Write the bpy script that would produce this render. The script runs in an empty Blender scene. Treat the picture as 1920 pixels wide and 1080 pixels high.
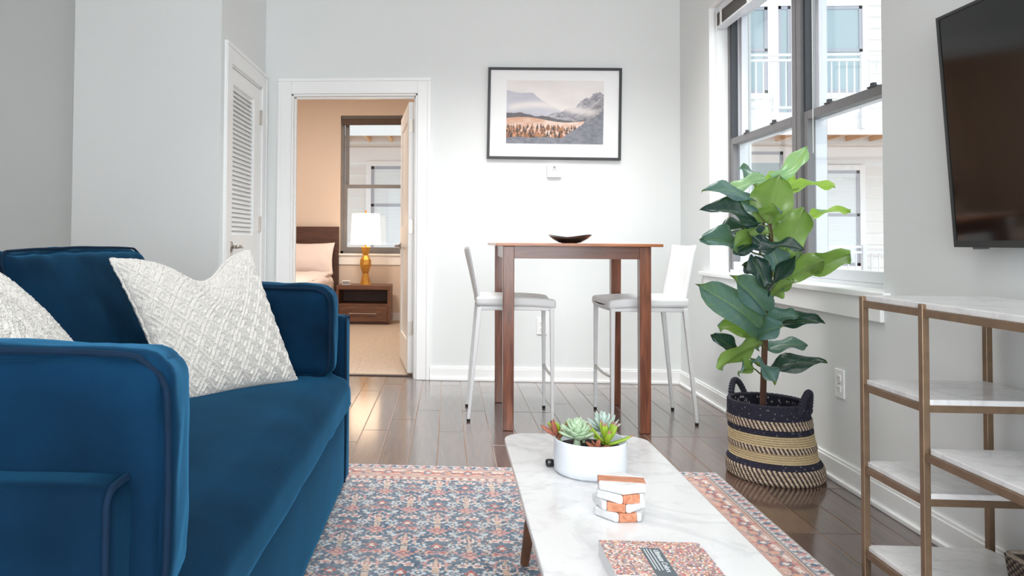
import bpy, bmesh, math, random
import numpy as np
from mathutils import Vector, Matrix, noise as mnoise

random.seed(7); np.random.seed(7)
scn = bpy.context.scene
COL = scn.collection

# ------------------------------------------------------------------ camera
cam_d = bpy.data.cameras.new('camera'); cam = bpy.data.objects.new('camera', cam_d); COL.objects.link(cam)
R_ = (0.998067, 0.061802, 0.006538); U_ = None
yaw, pitch, roll = -0.06185507, 0.02738568, 0.00654016
fw = Vector((math.sin(yaw), math.cos(yaw), 0)); rt = Vector((math.cos(yaw), -math.sin(yaw), 0)); up = Vector((0, 0, 1))
f2 = math.cos(pitch)*fw + math.sin(pitch)*up; u2 = -math.sin(pitch)*fw + math.cos(pitch)*up
r3 = math.cos(roll)*rt + math.sin(roll)*u2; u3 = -math.sin(roll)*rt + math.cos(roll)*u2
cam.matrix_world = Matrix(((r3.x, u3.x, -f2.x, 0), (r3.y, u3.y, -f2.y, 0), (r3.z, u3.z, -f2.z, 1.0), (0, 0, 0, 1)))
cam_d.sensor_fit = 'HORIZONTAL'; cam_d.sensor_width = 36.0; cam_d.lens = 1430.0/1920*36
cam_d.shift_x = (960-753.84)/1920; cam_d.shift_y = -(540-413.1)/1920
cam_d.clip_start = 0.05; cam_d.clip_end = 200
scn.camera = cam

# ------------------------------------------------------------------ sky, fill lights, exposure
scn.view_settings.view_transform = 'Standard'; scn.view_settings.look = 'None'
scn.view_settings.gamma = 1.0; scn.view_settings.use_curve_mapping = False
scn.view_settings.exposure = 0.0
scn.cycles.use_denoising = True
scn.cycles.max_bounces = 10; scn.cycles.diffuse_bounces = 6; scn.cycles.glossy_bounces = 4
scn.cycles.transparent_max_bounces = 16; scn.cycles.transmission_bounces = 6
scn.cycles.sample_clamp_indirect = 6.0
w = bpy.data.worlds.new('overcast_sky'); scn.world = w; w.use_nodes = True
bg = w.node_tree.nodes['Background']; bg.inputs[0].default_value = (0.90, 0.95, 1.0, 1); bg.inputs[1].default_value = 1.5

def area_light(name, loc, target, sx, sy, power, color=(1, 1, 1)):
    d = bpy.data.lights.new(name, 'AREA'); d.shape = 'RECTANGLE'; d.size = sx; d.size_y = sy; d.energy = power; d.color = color
    o = bpy.data.objects.new(name, d); COL.objects.link(o); o.location = loc
    o.rotation_euler = (Vector(target)-Vector(loc)).to_track_quat('-Z', 'Y').to_euler()
    return o
# fill lights added out of view, behind the camera and under the ceilings
area_light('rear_fill_light', (0.3, -1.72, 1.35), (0.3, 2, 1.0), 3.0, 2.0, 148, (0.97, 0.985, 1.0))  # added fill, stands in for daylight from unseen windows
area_light('ceiling_fill_light', (0.0, 1.9, 2.93), (0.0, 2.0, 0), 2.0, 1.6, 13, (1.0, 0.99, 0.97)).data.spread = math.radians(110)  # unseen fill added over the sofa and coffee table
area_light('dining_fill_light', (0.55, 4.1, 2.93), (0.55, 4.75, 0), 1.8, 0.9, 43, (1.0, 0.99, 0.97)).data.spread = math.radians(95)  # unseen fill added to brighten the lower back wall
area_light('bedroom_fill_light', (-1.4, 7.4, 2.9), (-1.4, 7.4, 0), 0.5, 0.5, 56, (1.0, 0.86, 0.73))  # unseen warm fill added to lift the bedroom walls
# the brightest part of the overcast sky: a broad hazy sun high beyond the courtyard
sd = bpy.data.lights.new('hazy_sun', 'SUN'); sd.energy = 1.5; sd.angle = math.radians(55); sd.color = (0.96, 0.98, 1.0)
so_ = bpy.data.objects.new('hazy_sun', sd); COL.objects.link(so_); so_.rotation_euler = Vector((-.60, .52, -.60)).to_track_quat('-Z', 'Y').to_euler()

# ------------------------------------------------------------------ materials
def s2l(c): return tuple((x/12.92 if x <= .04045 else ((x+.055)/1.055)**2.4) for x in c)
def rgb(r, g, b): return s2l((r/255, g/255, b/255))
MATS = {}
def mat(name, col, rough=.5, metal=0., bump=0., bscale=40., var=0., vscale=6., spec=.5, coat=0., sheen=0., sheen_tint=None, stretch=(1, 1, 1), coords='Object', emit=None, estr=0., trans=0., detail=4.):
    m = bpy.data.materials.new(name); m.use_nodes = True; N = m.node_tree.nodes; Lk = m.node_tree.links
    b = N['Principled BSDF']
    b.inputs['Base Color'].default_value = (*col, 1); b.inputs['Roughness'].default_value = rough; b.inputs['Metallic'].default_value = metal
    b.inputs['Specular IOR Level'].default_value = spec
    if coat: b.inputs['Coat Weight'].default_value = coat; b.inputs['Coat Roughness'].default_value = .1
    if sheen:
        b.inputs['Sheen Weight'].default_value = sheen; b.inputs['Sheen Roughness'].default_value = .35
        if sheen_tint: b.inputs['Sheen Tint'].default_value = (*sheen_tint, 1)
    if emit: b.inputs['Emission Color'].default_value = (*emit, 1); b.inputs['Emission Strength'].default_value = estr
    tc = N.new('ShaderNodeTexCoord'); mp = N.new('ShaderNodeMapping'); mp.inputs['Scale'].default_value = stretch
    Lk.new(tc.outputs[coords], mp.inputs[0])
    if var:
        n = N.new('ShaderNodeTexNoise'); n.inputs['Scale'].default_value = vscale; n.inputs['Detail'].default_value = detail
        r = N.new('ShaderNodeValToRGB'); r.color_ramp.elements[0].position = .3; r.color_ramp.elements[1].position = .7
        r.color_ramp.elements[0].color = (*[max(0, c*(1-var)) for c in col], 1); r.color_ramp.elements[1].color = (*[min(1, c*(1+var)) for c in col], 1)
        Lk.new(mp.outputs[0], n.inputs['Vector']); Lk.new(n.outputs['Fac'], r.inputs[0]); Lk.new(r.outputs[0], b.inputs['Base Color'])
    if bump:
        n2 = N.new('ShaderNodeTexNoise'); n2.inputs['Scale'].default_value = bscale; n2.inputs['Detail'].default_value = 3
        bp = N.new('ShaderNodeBump'); bp.inputs['Strength'].default_value = bump; bp.inputs['Distance'].default_value = .01
        Lk.new(mp.outputs[0], n2.inputs['Vector']); Lk.new(n2.outputs['Fac'], bp.inputs['Height']); Lk.new(bp.outputs[0], b.inputs['Normal'])
    MATS[name] = m
    return m

def wood_mat(name, dark, light, rough, axis=(1, 1, 12), scale=6., rnd=.0, coat=0., spec=.5, coat_ior=1.5):
    """Streaky wood grain; rnd mixes in a shift per object."""
    m = bpy.data.materials.new(name); m.use_nodes = True; N = m.node_tree.nodes; Lk = m.node_tree.links
    b = N['Principled BSDF']; b.inputs['Roughness'].default_value = rough; b.inputs['Specular IOR Level'].default_value = spec
    if coat: b.inputs['Coat Weight'].default_value = coat; b.inputs['Coat Roughness'].default_value = .12; b.inputs['Coat IOR'].default_value = coat_ior
    tc = N.new('ShaderNodeTexCoord'); oi = N.new('ShaderNodeObjectInfo'); mp = N.new('ShaderNodeMapping'); mp.inputs['Scale'].default_value = axis
    ad = N.new('ShaderNodeVectorMath'); ad.operation = 'ADD'; sc = N.new('ShaderNodeVectorMath'); sc.operation = 'SCALE'; sc.inputs[0].default_value = (7, 13, 3)
    Lk.new(oi.outputs['Random'], sc.inputs['Scale']); Lk.new(tc.outputs['Object'], ad.inputs[0]); Lk.new(sc.outputs[0], ad.inputs[1]); Lk.new(ad.outputs[0], mp.inputs[0])
    n = N.new('ShaderNodeTexNoise'); n.inputs['Scale'].default_value = scale; n.inputs['Detail'].default_value = 6; n.inputs['Distortion'].default_value = .6
    Lk.new(mp.outputs[0], n.inputs['Vector'])
    r = N.new('ShaderNodeValToRGB'); r.color_ramp.elements[0].position = .3; r.color_ramp.elements[1].position = .72
    r.color_ramp.elements[0].color = (*dark, 1); r.color_ramp.elements[1].color = (*light, 1)
    if rnd:
        ma = N.new('ShaderNodeMath'); ma.operation = 'MULTIPLY_ADD'; ma.inputs[1].default_value = rnd; ma.inputs[2].default_value = -rnd/2
        a2 = N.new('ShaderNodeMath'); a2.operation = 'ADD'
        Lk.new(oi.outputs['Random'], ma.inputs[0]); Lk.new(ma.outputs[0], a2.inputs[0]); Lk.new(n.outputs['Fac'], a2.inputs[1]); Lk.new(a2.outputs[0], r.inputs[0])
    else: Lk.new(n.outputs['Fac'], r.inputs[0])
    Lk.new(r.outputs[0], b.inputs['Base Color'])
    bp = N.new('ShaderNodeBump'); bp.inputs['Strength'].default_value = .08; bp.inputs['Distance'].default_value = .003
    Lk.new(n.outputs['Fac'], bp.inputs['Height']); Lk.new(bp.outputs[0], b.inputs['Normal'])
    MATS[name] = m; return m

def marble_mat(name, rough=.12, scale=3.):
    m = bpy.data.materials.new(name); m.use_nodes = True; N = m.node_tree.nodes; Lk = m.node_tree.links
    b = N['Principled BSDF']; b.inputs['Roughness'].default_value = rough; b.inputs['Specular IOR Level'].default_value = .3
    tc = N.new('ShaderNodeTexCoord'); n = N.new('ShaderNodeTexNoise'); n.inputs['Scale'].default_value = scale; n.inputs['Detail'].default_value = 8; n.inputs['Distortion'].default_value = 1.6
    r = N.new('ShaderNodeValToRGB'); e = r.color_ramp.elements
    e[0].position = .47; e[0].color = (.74, .75, .76, 1); e[1].position = .56; e[1].color = (.755, .765, .775, 1)
    v = r.color_ramp.elements.new(.505); v.color = (.66, .67, .685, 1)
    n2 = N.new('ShaderNodeTexNoise'); n2.inputs['Scale'].default_value = scale*7; n2.inputs['Detail'].default_value = 4
    r2 = N.new('ShaderNodeValToRGB'); r2.color_ramp.elements[0].position = .3; r2.color_ramp.elements[0].color = (.9, .9, .905, 1); r2.color_ramp.elements[1].position = .45; r2.color_ramp.elements[1].color = (1, 1, 1, 1)
    mx = N.new('ShaderNodeMix'); mx.data_type = 'RGBA'; mx.blend_type = 'MULTIPLY'; mx.inputs['Factor'].default_value = 1.
    Lk.new(tc.outputs['Object'], n.inputs['Vector']); Lk.new(tc.outputs['Object'], n2.inputs['Vector'])
    Lk.new(n.outputs['Fac'], r.inputs[0]); Lk.new(n2.outputs['Fac'], r2.inputs[0])
    Lk.new(r.outputs[0], mx.inputs['A']); Lk.new(r2.outputs[0], mx.inputs['B']); Lk.new(mx.outputs['Result'], b.inputs['Base Color'])
    MATS[name] = m; return m

def attr_mat(name, rough=.9, bump=.0, bscale=300., sheen=0., spec=.3):
    """Colour comes from the mesh's own 'Col' attribute (dyed yarn, printed ink)."""
    m = bpy.data.materials.new(name); m.use_nodes = True; N = m.node_tree.nodes; Lk = m.node_tree.links
    b = N['Principled BSDF']; b.inputs['Roughness'].default_value = rough; b.inputs['Specular IOR Level'].default_value = spec
    if sheen: b.inputs['Sheen Weight'].default_value = sheen
    a = N.new('ShaderNodeAttribute'); a.attribute_name = 'Col'; Lk.new(a.outputs['Color'], b.inputs['Base Color'])
    if bump:
        tc = N.new('ShaderNodeTexCoord'); n2 = N.new('ShaderNodeTexNoise'); n2.inputs['Scale'].default_value = bscale
        bp = N.new('ShaderNodeBump'); bp.inputs['Strength'].default_value = bump; bp.inputs['Distance'].default_value = .004
        Lk.new(tc.outputs['Object'], n2.inputs['Vector']); Lk.new(n2.outputs['Fac'], bp.inputs['Height']); Lk.new(bp.outputs[0], b.inputs['Normal'])
    MATS[name] = m; return m

def glass_mat(name, tint=(.97, .985, .985), ior=1.45):
    m = bpy.data.materials.new(name); m.use_nodes = True; N = m.node_tree.nodes; Lk = m.node_tree.links
    N.remove(N['Principled BSDF']); out = N['Material Output']
    t = N.new('ShaderNodeBsdfTransparent'); t.inputs[0].default_value = (*tint, 1); g = N.new('ShaderNodeBsdfGlossy'); g.inputs['Roughness'].default_value = .01
    f = N.new('ShaderNodeLayerWeight'); f.inputs['Blend'].default_value = .5; pw_ = N.new('ShaderNodeMath'); pw_.operation = 'POWER'; pw_.inputs[1].default_value = 5.
    mr = N.new('ShaderNodeMapRange'); mr.inputs['To Min'].default_value = .035; mr.inputs['To Max'].default_value = .8; mx = N.new('ShaderNodeMixShader')
    Lk.new(f.outputs['Facing'], pw_.inputs[0]); Lk.new(pw_.outputs[0], mr.inputs['Value'])
    Lk.new(mr.outputs[0], mx.inputs[0]); Lk.new(t.outputs[0], mx.inputs[1]); Lk.new(g.outputs[0], mx.inputs[2]); Lk.new(mx.outputs[0], out.inputs[0])
    MATS[name] = m; return m

def leaf_mat(name, top, under, trans=.35, rough=.35, scale=18., veins=False):
    """Leaf blade: glossy upper face, paler lower face, some light passing through."""
    m = bpy.data.materials.new(name); m.use_nodes = True; N = m.node_tree.nodes; Lk = m.node_tree.links
    b = N['Principled BSDF']; b.inputs['Roughness'].default_value = rough; b.inputs['Specular IOR Level'].default_value = .75; out = N['Material Output']
    ge = N.new('ShaderNodeNewGeometry'); mx = N.new('ShaderNodeMix'); mx.data_type = 'RGBA'
    mx.inputs['A'].default_value = (*top, 1); mx.inputs['B'].default_value = (*under, 1); Lk.new(ge.outputs['Backfacing'], mx.inputs['Factor'])
    tc = N.new('ShaderNodeTexCoord'); n = N.new('ShaderNodeTexNoise'); n.inputs['Scale'].default_value = scale
    oi = N.new('ShaderNodeObjectInfo'); hs = N.new('ShaderNodeHueSaturation')
    mr = N.new('ShaderNodeMapRange'); mr.inputs['To Min'].default_value = .75; mr.inputs['To Max'].default_value = 1.25
    Lk.new(tc.outputs['Object'], n.inputs['Vector']); Lk.new(n.outputs['Fac'], mr.inputs['Value']); Lk.new(mr.outputs[0], hs.inputs['Value']); Lk.new(mx.outputs['Result'], hs.inputs['Color'])
    Lk.new(hs.outputs[0], b.inputs['Base Color'])
    if veins:   # Col.r runs across the blade, Col.g along it
        at = N.new('ShaderNodeAttribute'); at.attribute_name = 'Col'; sp = N.new('ShaderNodeSeparateColor'); Lk.new(at.outputs['Color'], sp.inputs[0])
        def mth(op, a, b=None, c=None):
            n_ = N.new('ShaderNodeMath'); n_.operation = op
            for k_, x_ in enumerate((a, b, c)):
                if x_ is None: continue
                if isinstance(x_, (int, float)): n_.inputs[k_].default_value = x_
                else: Lk.new(x_, n_.inputs[k_])
            return n_.outputs[0]
        ab = mth('ABSOLUTE', mth('SUBTRACT', sp.outputs[0], .5))
        mid = mth('LESS_THAN', ab, .022)
        fr_ = mth('FRACT', mth('SUBTRACT', mth('MULTIPLY', sp.outputs[1], 8.5), mth('MULTIPLY', ab, 3.2)))
        lat = mth('LESS_THAN', mth('ABSOLUTE', mth('SUBTRACT', fr_, .5)), .05)
        vein = mth('MAXIMUM', mid, mth('MULTIPLY', lat, .5))
        vm_ = N.new('ShaderNodeMix'); vm_.data_type = 'RGBA'; vm_.inputs['B'].default_value = (under[0]*.9+.05, under[1]*.9+.05, under[2]*.9+.03, 1)
        Lk.new(mth('MULTIPLY', vein, .55), vm_.inputs['Factor']); Lk.new(hs.outputs[0], vm_.inputs['A']); Lk.new(vm_.outputs['Result'], b.inputs['Base Color'])
    tr = N.new('ShaderNodeBsdfTranslucent'); tr.inputs[0].default_value = (under[0]*1.3, under[1]*1.5, under[2]*.8, 1)
    ms = N.new('ShaderNodeMixShader'); ms.inputs[0].default_value = trans
    Lk.new(b.outputs[0], ms.inputs[1]); Lk.new(tr.outputs[0], ms.inputs[2]); Lk.new(ms.outputs[0], out.inputs[0])
    MATS[name] = m; return m

wall_m = mat('wall_paint', rgb(226, 230, 230), .75, bump=.03, bscale=180, var=.01, vscale=2)
ceil_m = mat('ceiling_paint', rgb(240, 240, 238), .85)
bed_wall_m = mat('bedroom_wall_paint', rgb(222, 208, 196), .8, bump=.03, bscale=180)
trim_m = mat('trim_paint', rgb(242, 244, 244), .35, bump=.01, bscale=60)
floor_m = wood_mat('floor_wood', rgb(62, 44, 38), rgb(98, 72, 62), .30, axis=(9, 1, 9), scale=5, rnd=.35, coat=1., coat_ior=1.75)
joint_m = mat('underlay_joint_glint', rgb(158, 126, 102), .6)  # pale tone paints in the reflections on the board bevels
carpet_m = mat('carpet_pile', rgb(196, 180, 164), .95, bump=.6, bscale=90, var=.22, vscale=70)
thresh_m = mat('threshold_strip', rgb(58, 44, 38), .4)
velvet_m = mat('blue_velvet', rgb(4, 36, 60), .85, bump=.05, bscale=240, var=.4, vscale=4, sheen=.55, sheen_tint=rgb(62, 142, 190), spec=.08)
piping_m = mat('velvet_piping', rgb(3, 28, 50), .85, var=.15, vscale=30, sheen=.2, sheen_tint=rgb(62, 142, 190), spec=.2)
knit_m = mat('knit_wool', rgb(234, 232, 227), .95, bump=.9, bscale=240, var=.10, vscale=160, sheen=.3, spec=.1)
darkwin_m = mat('window_frame_metal', rgb(122, 122, 124), .45, var=.06, vscale=8)
darkwin2_m = mat('window_track_metal', rgb(58, 62, 68), .4)
vinyl_m = mat('window_jamb_vinyl', rgb(222, 226, 232), .3)
blind_m = mat('blind_vinyl', rgb(96, 94, 90), .5, var=.1, vscale=60)
cord_m = mat('blind_cord', rgb(230, 230, 228), .6)
glass_m = glass_mat('window_glass')
brass_m = mat('brushed_bronze', rgb(134, 112, 91), .42, metal=.6, var=.12, vscale=30)
nickel_m = mat('satin_nickel', rgb(178, 172, 164), .3, metal=.9)
marble_m = marble_mat('white_marble')
marble2_m = marble_mat('white_marble_shelf', .2, 4.)
walnut_m = wood_mat('walnut_leg', rgb(74, 48, 34), rgb(112, 76, 54), .4, axis=(12, 12, 1), scale=5)
cherry_leg_m = wood_mat('cherry_leg', rgb(92, 50, 34), rgb(148, 88, 62), .32, axis=(12, 12, 1), scale=5, coat=.3)
cherry_x_m = wood_mat('cherry_apron', rgb(88, 48, 34), rgb(130, 76, 54), .32, axis=(1, 12, 12), scale=5, coat=.3)
cherry_top_m = wood_mat('cherry_top', rgb(136, 78, 46), rgb(182, 116, 74), .3, axis=(1, 12, 12), scale=5, coat=.3)
leather_m = mat('white_leather', rgb(226, 228, 230), .45, bump=.05, bscale=200)
white_metal_m = mat('white_enamel', rgb(230, 232, 234), .35)
rubber_m = mat('black_rubber', rgb(30, 30, 30), .7)
black_frame_m = mat('charcoal_frame', rgb(52, 54, 57), .45, var=.06)
mat_board_m = mat('mat_board', rgb(240, 242, 243), .8)
plastic_m = mat('white_plastic', rgb(240, 241, 241), .35)
slot_m = mat('socket_slot', rgb(90, 90, 92), .5)
tv_black_m = mat('television_casing', rgb(40, 43, 45), .4)
tv_screen_m = mat('television_screen', (.004, .004, .004), .07, spec=.4, coat=.0)
bowl_m = mat('black_ceramic', rgb(34, 34, 38), .18, var=.2, vscale=20)
pot_m = mat('white_ceramic', rgb(226, 231, 238), .35, var=.02)
soil_m = mat('dark_soil', rgb(52, 44, 42), .95, bump=.8, bscale=120, var=.4, vscale=90)
book_page_m = mat('page_edges', rgb(228, 229, 232), .8, var=.06, vscale=2, stretch=(1, 1, 220))
label_m = mat('cover_label', rgb(88, 100, 108), .5)
ink_m = mat('white_ink', rgb(226, 232, 235), .6)
grey_ink_m = mat('grey_ink', rgb(150, 154, 156), .6)
copper_wood_m = wood_mat('warm_inlay_wood', rgb(176, 108, 78), rgb(218, 152, 118), .45, axis=(3, 16, 16), scale=6)
nightwood_m = wood_mat('nightstand_wood', rgb(88, 56, 40), rgb(126, 86, 62), .45, axis=(1, 10, 10), scale=5)
headboard_m = wood_mat('headboard_wood', rgb(70, 44, 36), rgb(92, 60, 48), .5, axis=(1, 8, 8), scale=4)
linen_m = mat('white_linen', rgb(236, 226, 224), .9, bump=.15, bscale=60)
gold_m = mat('gold_leaf', rgb(214, 160, 78), .32, metal=.85, var=.15, vscale=25)
shade_m = mat('lamp_shade_fabric', rgb(255, 240, 215), .9, emit=(1.0, .78, .56), estr=2.6)
siding_m = mat('siding_paint', rgb(238, 236, 233), .8)
ext_trim_m = mat('exterior_trim', rgb(246, 246, 246), .6)
ext_frame_m = mat('exterior_window_frame', rgb(172, 174, 184), .5)
ext_glass_m = mat('exterior_window_glass', rgb(166, 186, 192), .08, spec=.8)
ext_blind_m = mat('exterior_window_blind', rgb(232, 238, 240), .6, var=.05, vscale=1, stretch=(1, 1, 40))
joist_m = wood_mat('pine_joist', rgb(206, 158, 112), rgb(232, 192, 150), .7, axis=(8, 1, 8), scale=4)
rail_m = mat('railing_paint', rgb(232, 234, 236), .5)
ground_m = mat('courtyard_paving', rgb(190, 190, 188), .9, var=.1)
wicker_m = mat('dark_wicker', rgb(52, 46, 42), .7, var=.3, vscale=80)
wicker_rim_m = mat('pale_wicker_rim', rgb(150, 138, 124), .7, var=.2, vscale=60)
rug_m = attr_mat('rug_yarn', .95, bump=.35, bscale=320)
print_m = attr_mat('printed_paper', .6)
cover_m = attr_mat('printed_cover', .45)
rope_m = attr_mat('seagrass_rope', .85, bump=.4, bscale=260)
bark_m = mat('bark', rgb(92, 62, 48), .8, bump=.5, bscale=80, var=.3, vscale=30, stretch=(1, 1, .3))
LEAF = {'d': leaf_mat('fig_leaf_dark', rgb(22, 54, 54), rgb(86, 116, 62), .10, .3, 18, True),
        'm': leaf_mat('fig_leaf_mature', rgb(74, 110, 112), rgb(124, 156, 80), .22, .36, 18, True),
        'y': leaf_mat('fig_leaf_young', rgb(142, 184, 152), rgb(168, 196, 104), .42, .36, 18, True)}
SUC = {'pale': leaf_mat('succulent_pale', rgb(190, 212, 184), rgb(192, 212, 182), .15, .5, 60),
       'blue': leaf_mat('succulent_blue', rgb(196, 212, 208), rgb(190, 208, 200), .15, .5, 60),
       'lime': leaf_mat('succulent_lime', rgb(164, 196, 62), rgb(150, 184, 56), .2, .45, 60),
       'red': leaf_mat('succulent_red', rgb(168, 98, 76), rgb(150, 92, 72), .15, .5, 60)}
tip_m = mat('succulent_tip', rgb(172, 120, 104), .5)

# ------------------------------------------------------------------ mesh helpers
def org(o):
    v = Vector((0, 0, 0))
    while o is not None: v += o.location; o = o.parent
    return v
class MB:
    """Collects geometry in world coordinates; build() links it as ONE mesh object."""
    def __init__(s): s.v = []; s.f = []; s.mi = []; s.col = None
    def add(s, V, F, mi=0):
        k = len(s.v); s.v += [tuple(p) for p in V]; s.f += [tuple(i+k for i in f) for f in F]; s.mi += [mi]*len(F); return s
    def box(s, a, b, mi=0):
        x0, y0, z0 = [min(p, q) for p, q in zip(a, b)]; x1, y1, z1 = [max(p, q) for p, q in zip(a, b)]
        return s.add([(x0, y0, z0), (x1, y0, z0), (x1, y1, z0), (x0, y1, z0), (x0, y0, z1), (x1, y0, z1), (x1, y1, z1), (x0, y1, z1)],
                     [(0, 3, 2, 1), (4, 5, 6, 7), (0, 1, 5, 4), (1, 2, 6, 5), (2, 3, 7, 6), (3, 0, 4, 7)], mi)
    def hexa(s, P, mi=0):   # eight corners, bottom ring then top ring
        return s.add(P, [(0, 3, 2, 1), (4, 5, 6, 7), (0, 1, 5, 4), (1, 2, 6, 5), (2, 3, 7, 6), (3, 0, 4, 7)], mi)
    def bar(s, p0, p1, w0, w1, mi=0, d0=None, d1=None):  # square/rect bar from p0 to p1, tapered (w along x, d along y)
        d0 = d0 or w0; d1 = d1 or w1
        P = [(p0[0]+sx*w0/2, p0[1]+sy*d0/2, p0[2]) for sx, sy in ((-1, -1), (1, -1), (1, 1), (-1, 1))] + [(p1[0]+sx*w1/2, p1[1]+sy*d1/2, p1[2]) for sx, sy in ((-1, -1), (1, -1), (1, 1), (-1, 1))]
        return s.hexa(P, mi)
    def tube(s, pts, r, n=8, mi=0, cap=True, closed=False):
        pts = [Vector(p) for p in pts]; m = len(pts); rr = r if hasattr(r, '__len__') else [r]*m
        V = []; prev = None
        for i, p in enumerate(pts):
            if closed: t = pts[(i+1) % m]-pts[i-1]
            else: t = pts[min(i+1, m-1)]-pts[max(i-1, 0)]
            t.normalize()
            a = prev if prev is not None else (Vector((0, 0, 1)) if abs(t.z) < .9 else Vector((1, 0, 0)))
            a = (a - t*a.dot(t)).normalized(); prev = a; b = t.cross(a)
            for k in range(n):
                q = 2*math.pi*k/n; V.append(p+(a*math.cos(q)+b*math.sin(q))*rr[i])
        F = []
        for i in range(m if closed else m-1):
            j = (i+1) % m
            for k in range(n): F.append((i*n+k, i*n+(k+1) % n, j*n+(k+1) % n, j*n+k))
        if cap and not closed: F += [tuple(range(n))[::-1], tuple(range((m-1)*n, m*n))]
        return s.add(V, F, mi)
    def lathe(s, prof, c, n=32, mi=0, sx=1, sy=1):
        V = []; F = []
        for r, z in prof:
            for k in range(n):
                a = 2*math.pi*k/n; V.append((c[0]+r*math.cos(a)*sx, c[1]+r*math.sin(a)*sy, c[2]+z))
        for i in range(len(prof)-1):
            for k in range(n): F.append((i*n+k, i*n+(k+1) % n, (i+1)*n+(k+1) % n, (i+1)*n+k))
        if prof[0][0] > 1e-6: F.append(tuple(range(n))[::-1])
        if prof[-1][0] > 1e-6: F.append(tuple(range((len(prof)-1)*n, len(prof)*n)))
        return s.add(V, F, mi)
    def prism(s, poly, z0, z1, mi=0):
        n = len(poly); V = [(x, y, z0) for x, y in poly]+[(x, y, z1) for x, y in poly]
        return s.add(V, [tuple(range(n))[::-1], tuple(range(n, 2*n))]+[(i, (i+1) % n, n+(i+1) % n, n+i) for i in range(n)], mi)
    def build(s, name, m, parent=None, smooth=False, bevel=0., seg=2, local=False, subsurf=0):
        me = bpy.data.meshes.new(name); o0 = Vector((0, 0, 0)) if local else org(parent)
        me.from_pydata([(p[0]-o0.x, p[1]-o0.y, p[2]-o0.z) for p in s.v], [], s.f); 
        ms = m if isinstance(m, (list, tuple)) else [m]
        for q in ms: me.materials.append(q)
        if len(ms) > 1: me.polygons.foreach_set('material_index', s.mi)
        if smooth: me.polygons.foreach_set('use_smooth', [True]*len(me.polygons))
        me.update(); o = bpy.data.objects.new(name, me); COL.objects.link(o)
        if parent is not None: o.parent = parent
        if bevel:
            b = o.modifiers.new('bevel', 'BEVEL'); b.width = bevel; b.segments = seg; b.limit_method = 'ANGLE'; b.angle_limit = .6
            b.harden_normals = False
        if subsurf: q = o.modifiers.new('subsurf', 'SUBSURF'); q.levels = subsurf; q.render_levels = subsurf
        return o
def tag(o, label=None, cat=None, group=None, kind=None):
    if label: o['label'] = label
    if cat: o['category'] = cat
    if group: o['group'] = group
    if kind: o['kind'] = kind
    return o
def thing(name, loc, label, cat, group=None):
    o = bpy.data.objects.new(name, None); COL.objects.link(o); o.location = loc; o.empty_display_size = .05
    return tag(o, label, cat, group)
def struct(o): o['kind'] = 'structure'; return o
def part(name, mesh_of, parent, loc):
    o = bpy.data.objects.new(name, mesh_of.data); COL.objects.link(o); o.parent = parent; o.location = loc
    for md in mesh_of.modifiers:
        n = o.modifiers.new(md.name, md.type)
        if md.type == 'BEVEL': n.width = md.width; n.segments = md.segments; n.limit_method = md.limit_method; n.angle_limit = md.angle_limit
    return o
def copy_tree(o, parent=None):
    c = o.copy(); COL.objects.link(c)
    if parent is not None: c.parent = parent
    for ch in list(o.children): copy_tree(ch, c)
    return c
def grid_obj(name, P, m, parent=None, smooth=True, col=None, wrap_u=False, local=False, mb_only=False):
    """P: (nu, nv, 3) array -> quad grid; col: (nu, nv, 3) linear colours per point."""
    nu, nv = P.shape[:2]; o0 = np.array(org(parent)) if not local else np.zeros(3)
    V = (P-o0).reshape(-1, 3)
    idx = np.arange(nu*nv).reshape(nu, nv)
    if wrap_u: idx = np.vstack([idx, idx[:1]])
    F = np.stack([idx[:-1, :-1], idx[1:, :-1], idx[1:, 1:], idx[:-1, 1:]], -1).reshape(-1, 4)
    me = bpy.data.meshes.new(name)
    me.vertices.add(len(V)); me.vertices.foreach_set('co', V.astype(np.float32).ravel())
    me.loops.add(F.size); me.loops.foreach_set('vertex_index', F.astype(np.int32).ravel())
    me.polygons.add(len(F)); me.polygons.foreach_set('loop_start', np.arange(0, F.size, 4, dtype=np.int32))
    me.update(calc_edges=True); me.validate()
    if smooth: me.polygons.foreach_set('use_smooth', np.ones(len(me.polygons), bool))
    if col is not None:
        a = me.color_attributes.new('Col', 'FLOAT_COLOR', 'POINT')
        c4 = np.ones((nu*nv, 4), np.float32); c4[:, :3] = col.reshape(-1, 3); a.data.foreach_set('color', c4.ravel())
    me.materials.append(m); o = bpy.data.objects.new(name, me); COL.objects.link(o)
    if parent is not None: o.parent = parent
    return o
def rounded_rect(x0, x1, y0, y1, r, n=8):
    P = []
    for cx, cy, a0 in ((x1-r, y1-r, 0), (x0+r, y1-r, 90), (x0+r, y0+r, 180), (x1-r, y0+r, 270)):
        for k in range(n+1):
            a = math.radians(a0+90*k/n); P.append((cx+r*math.cos(a), cy+r*math.sin(a)))
    return P
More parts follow.
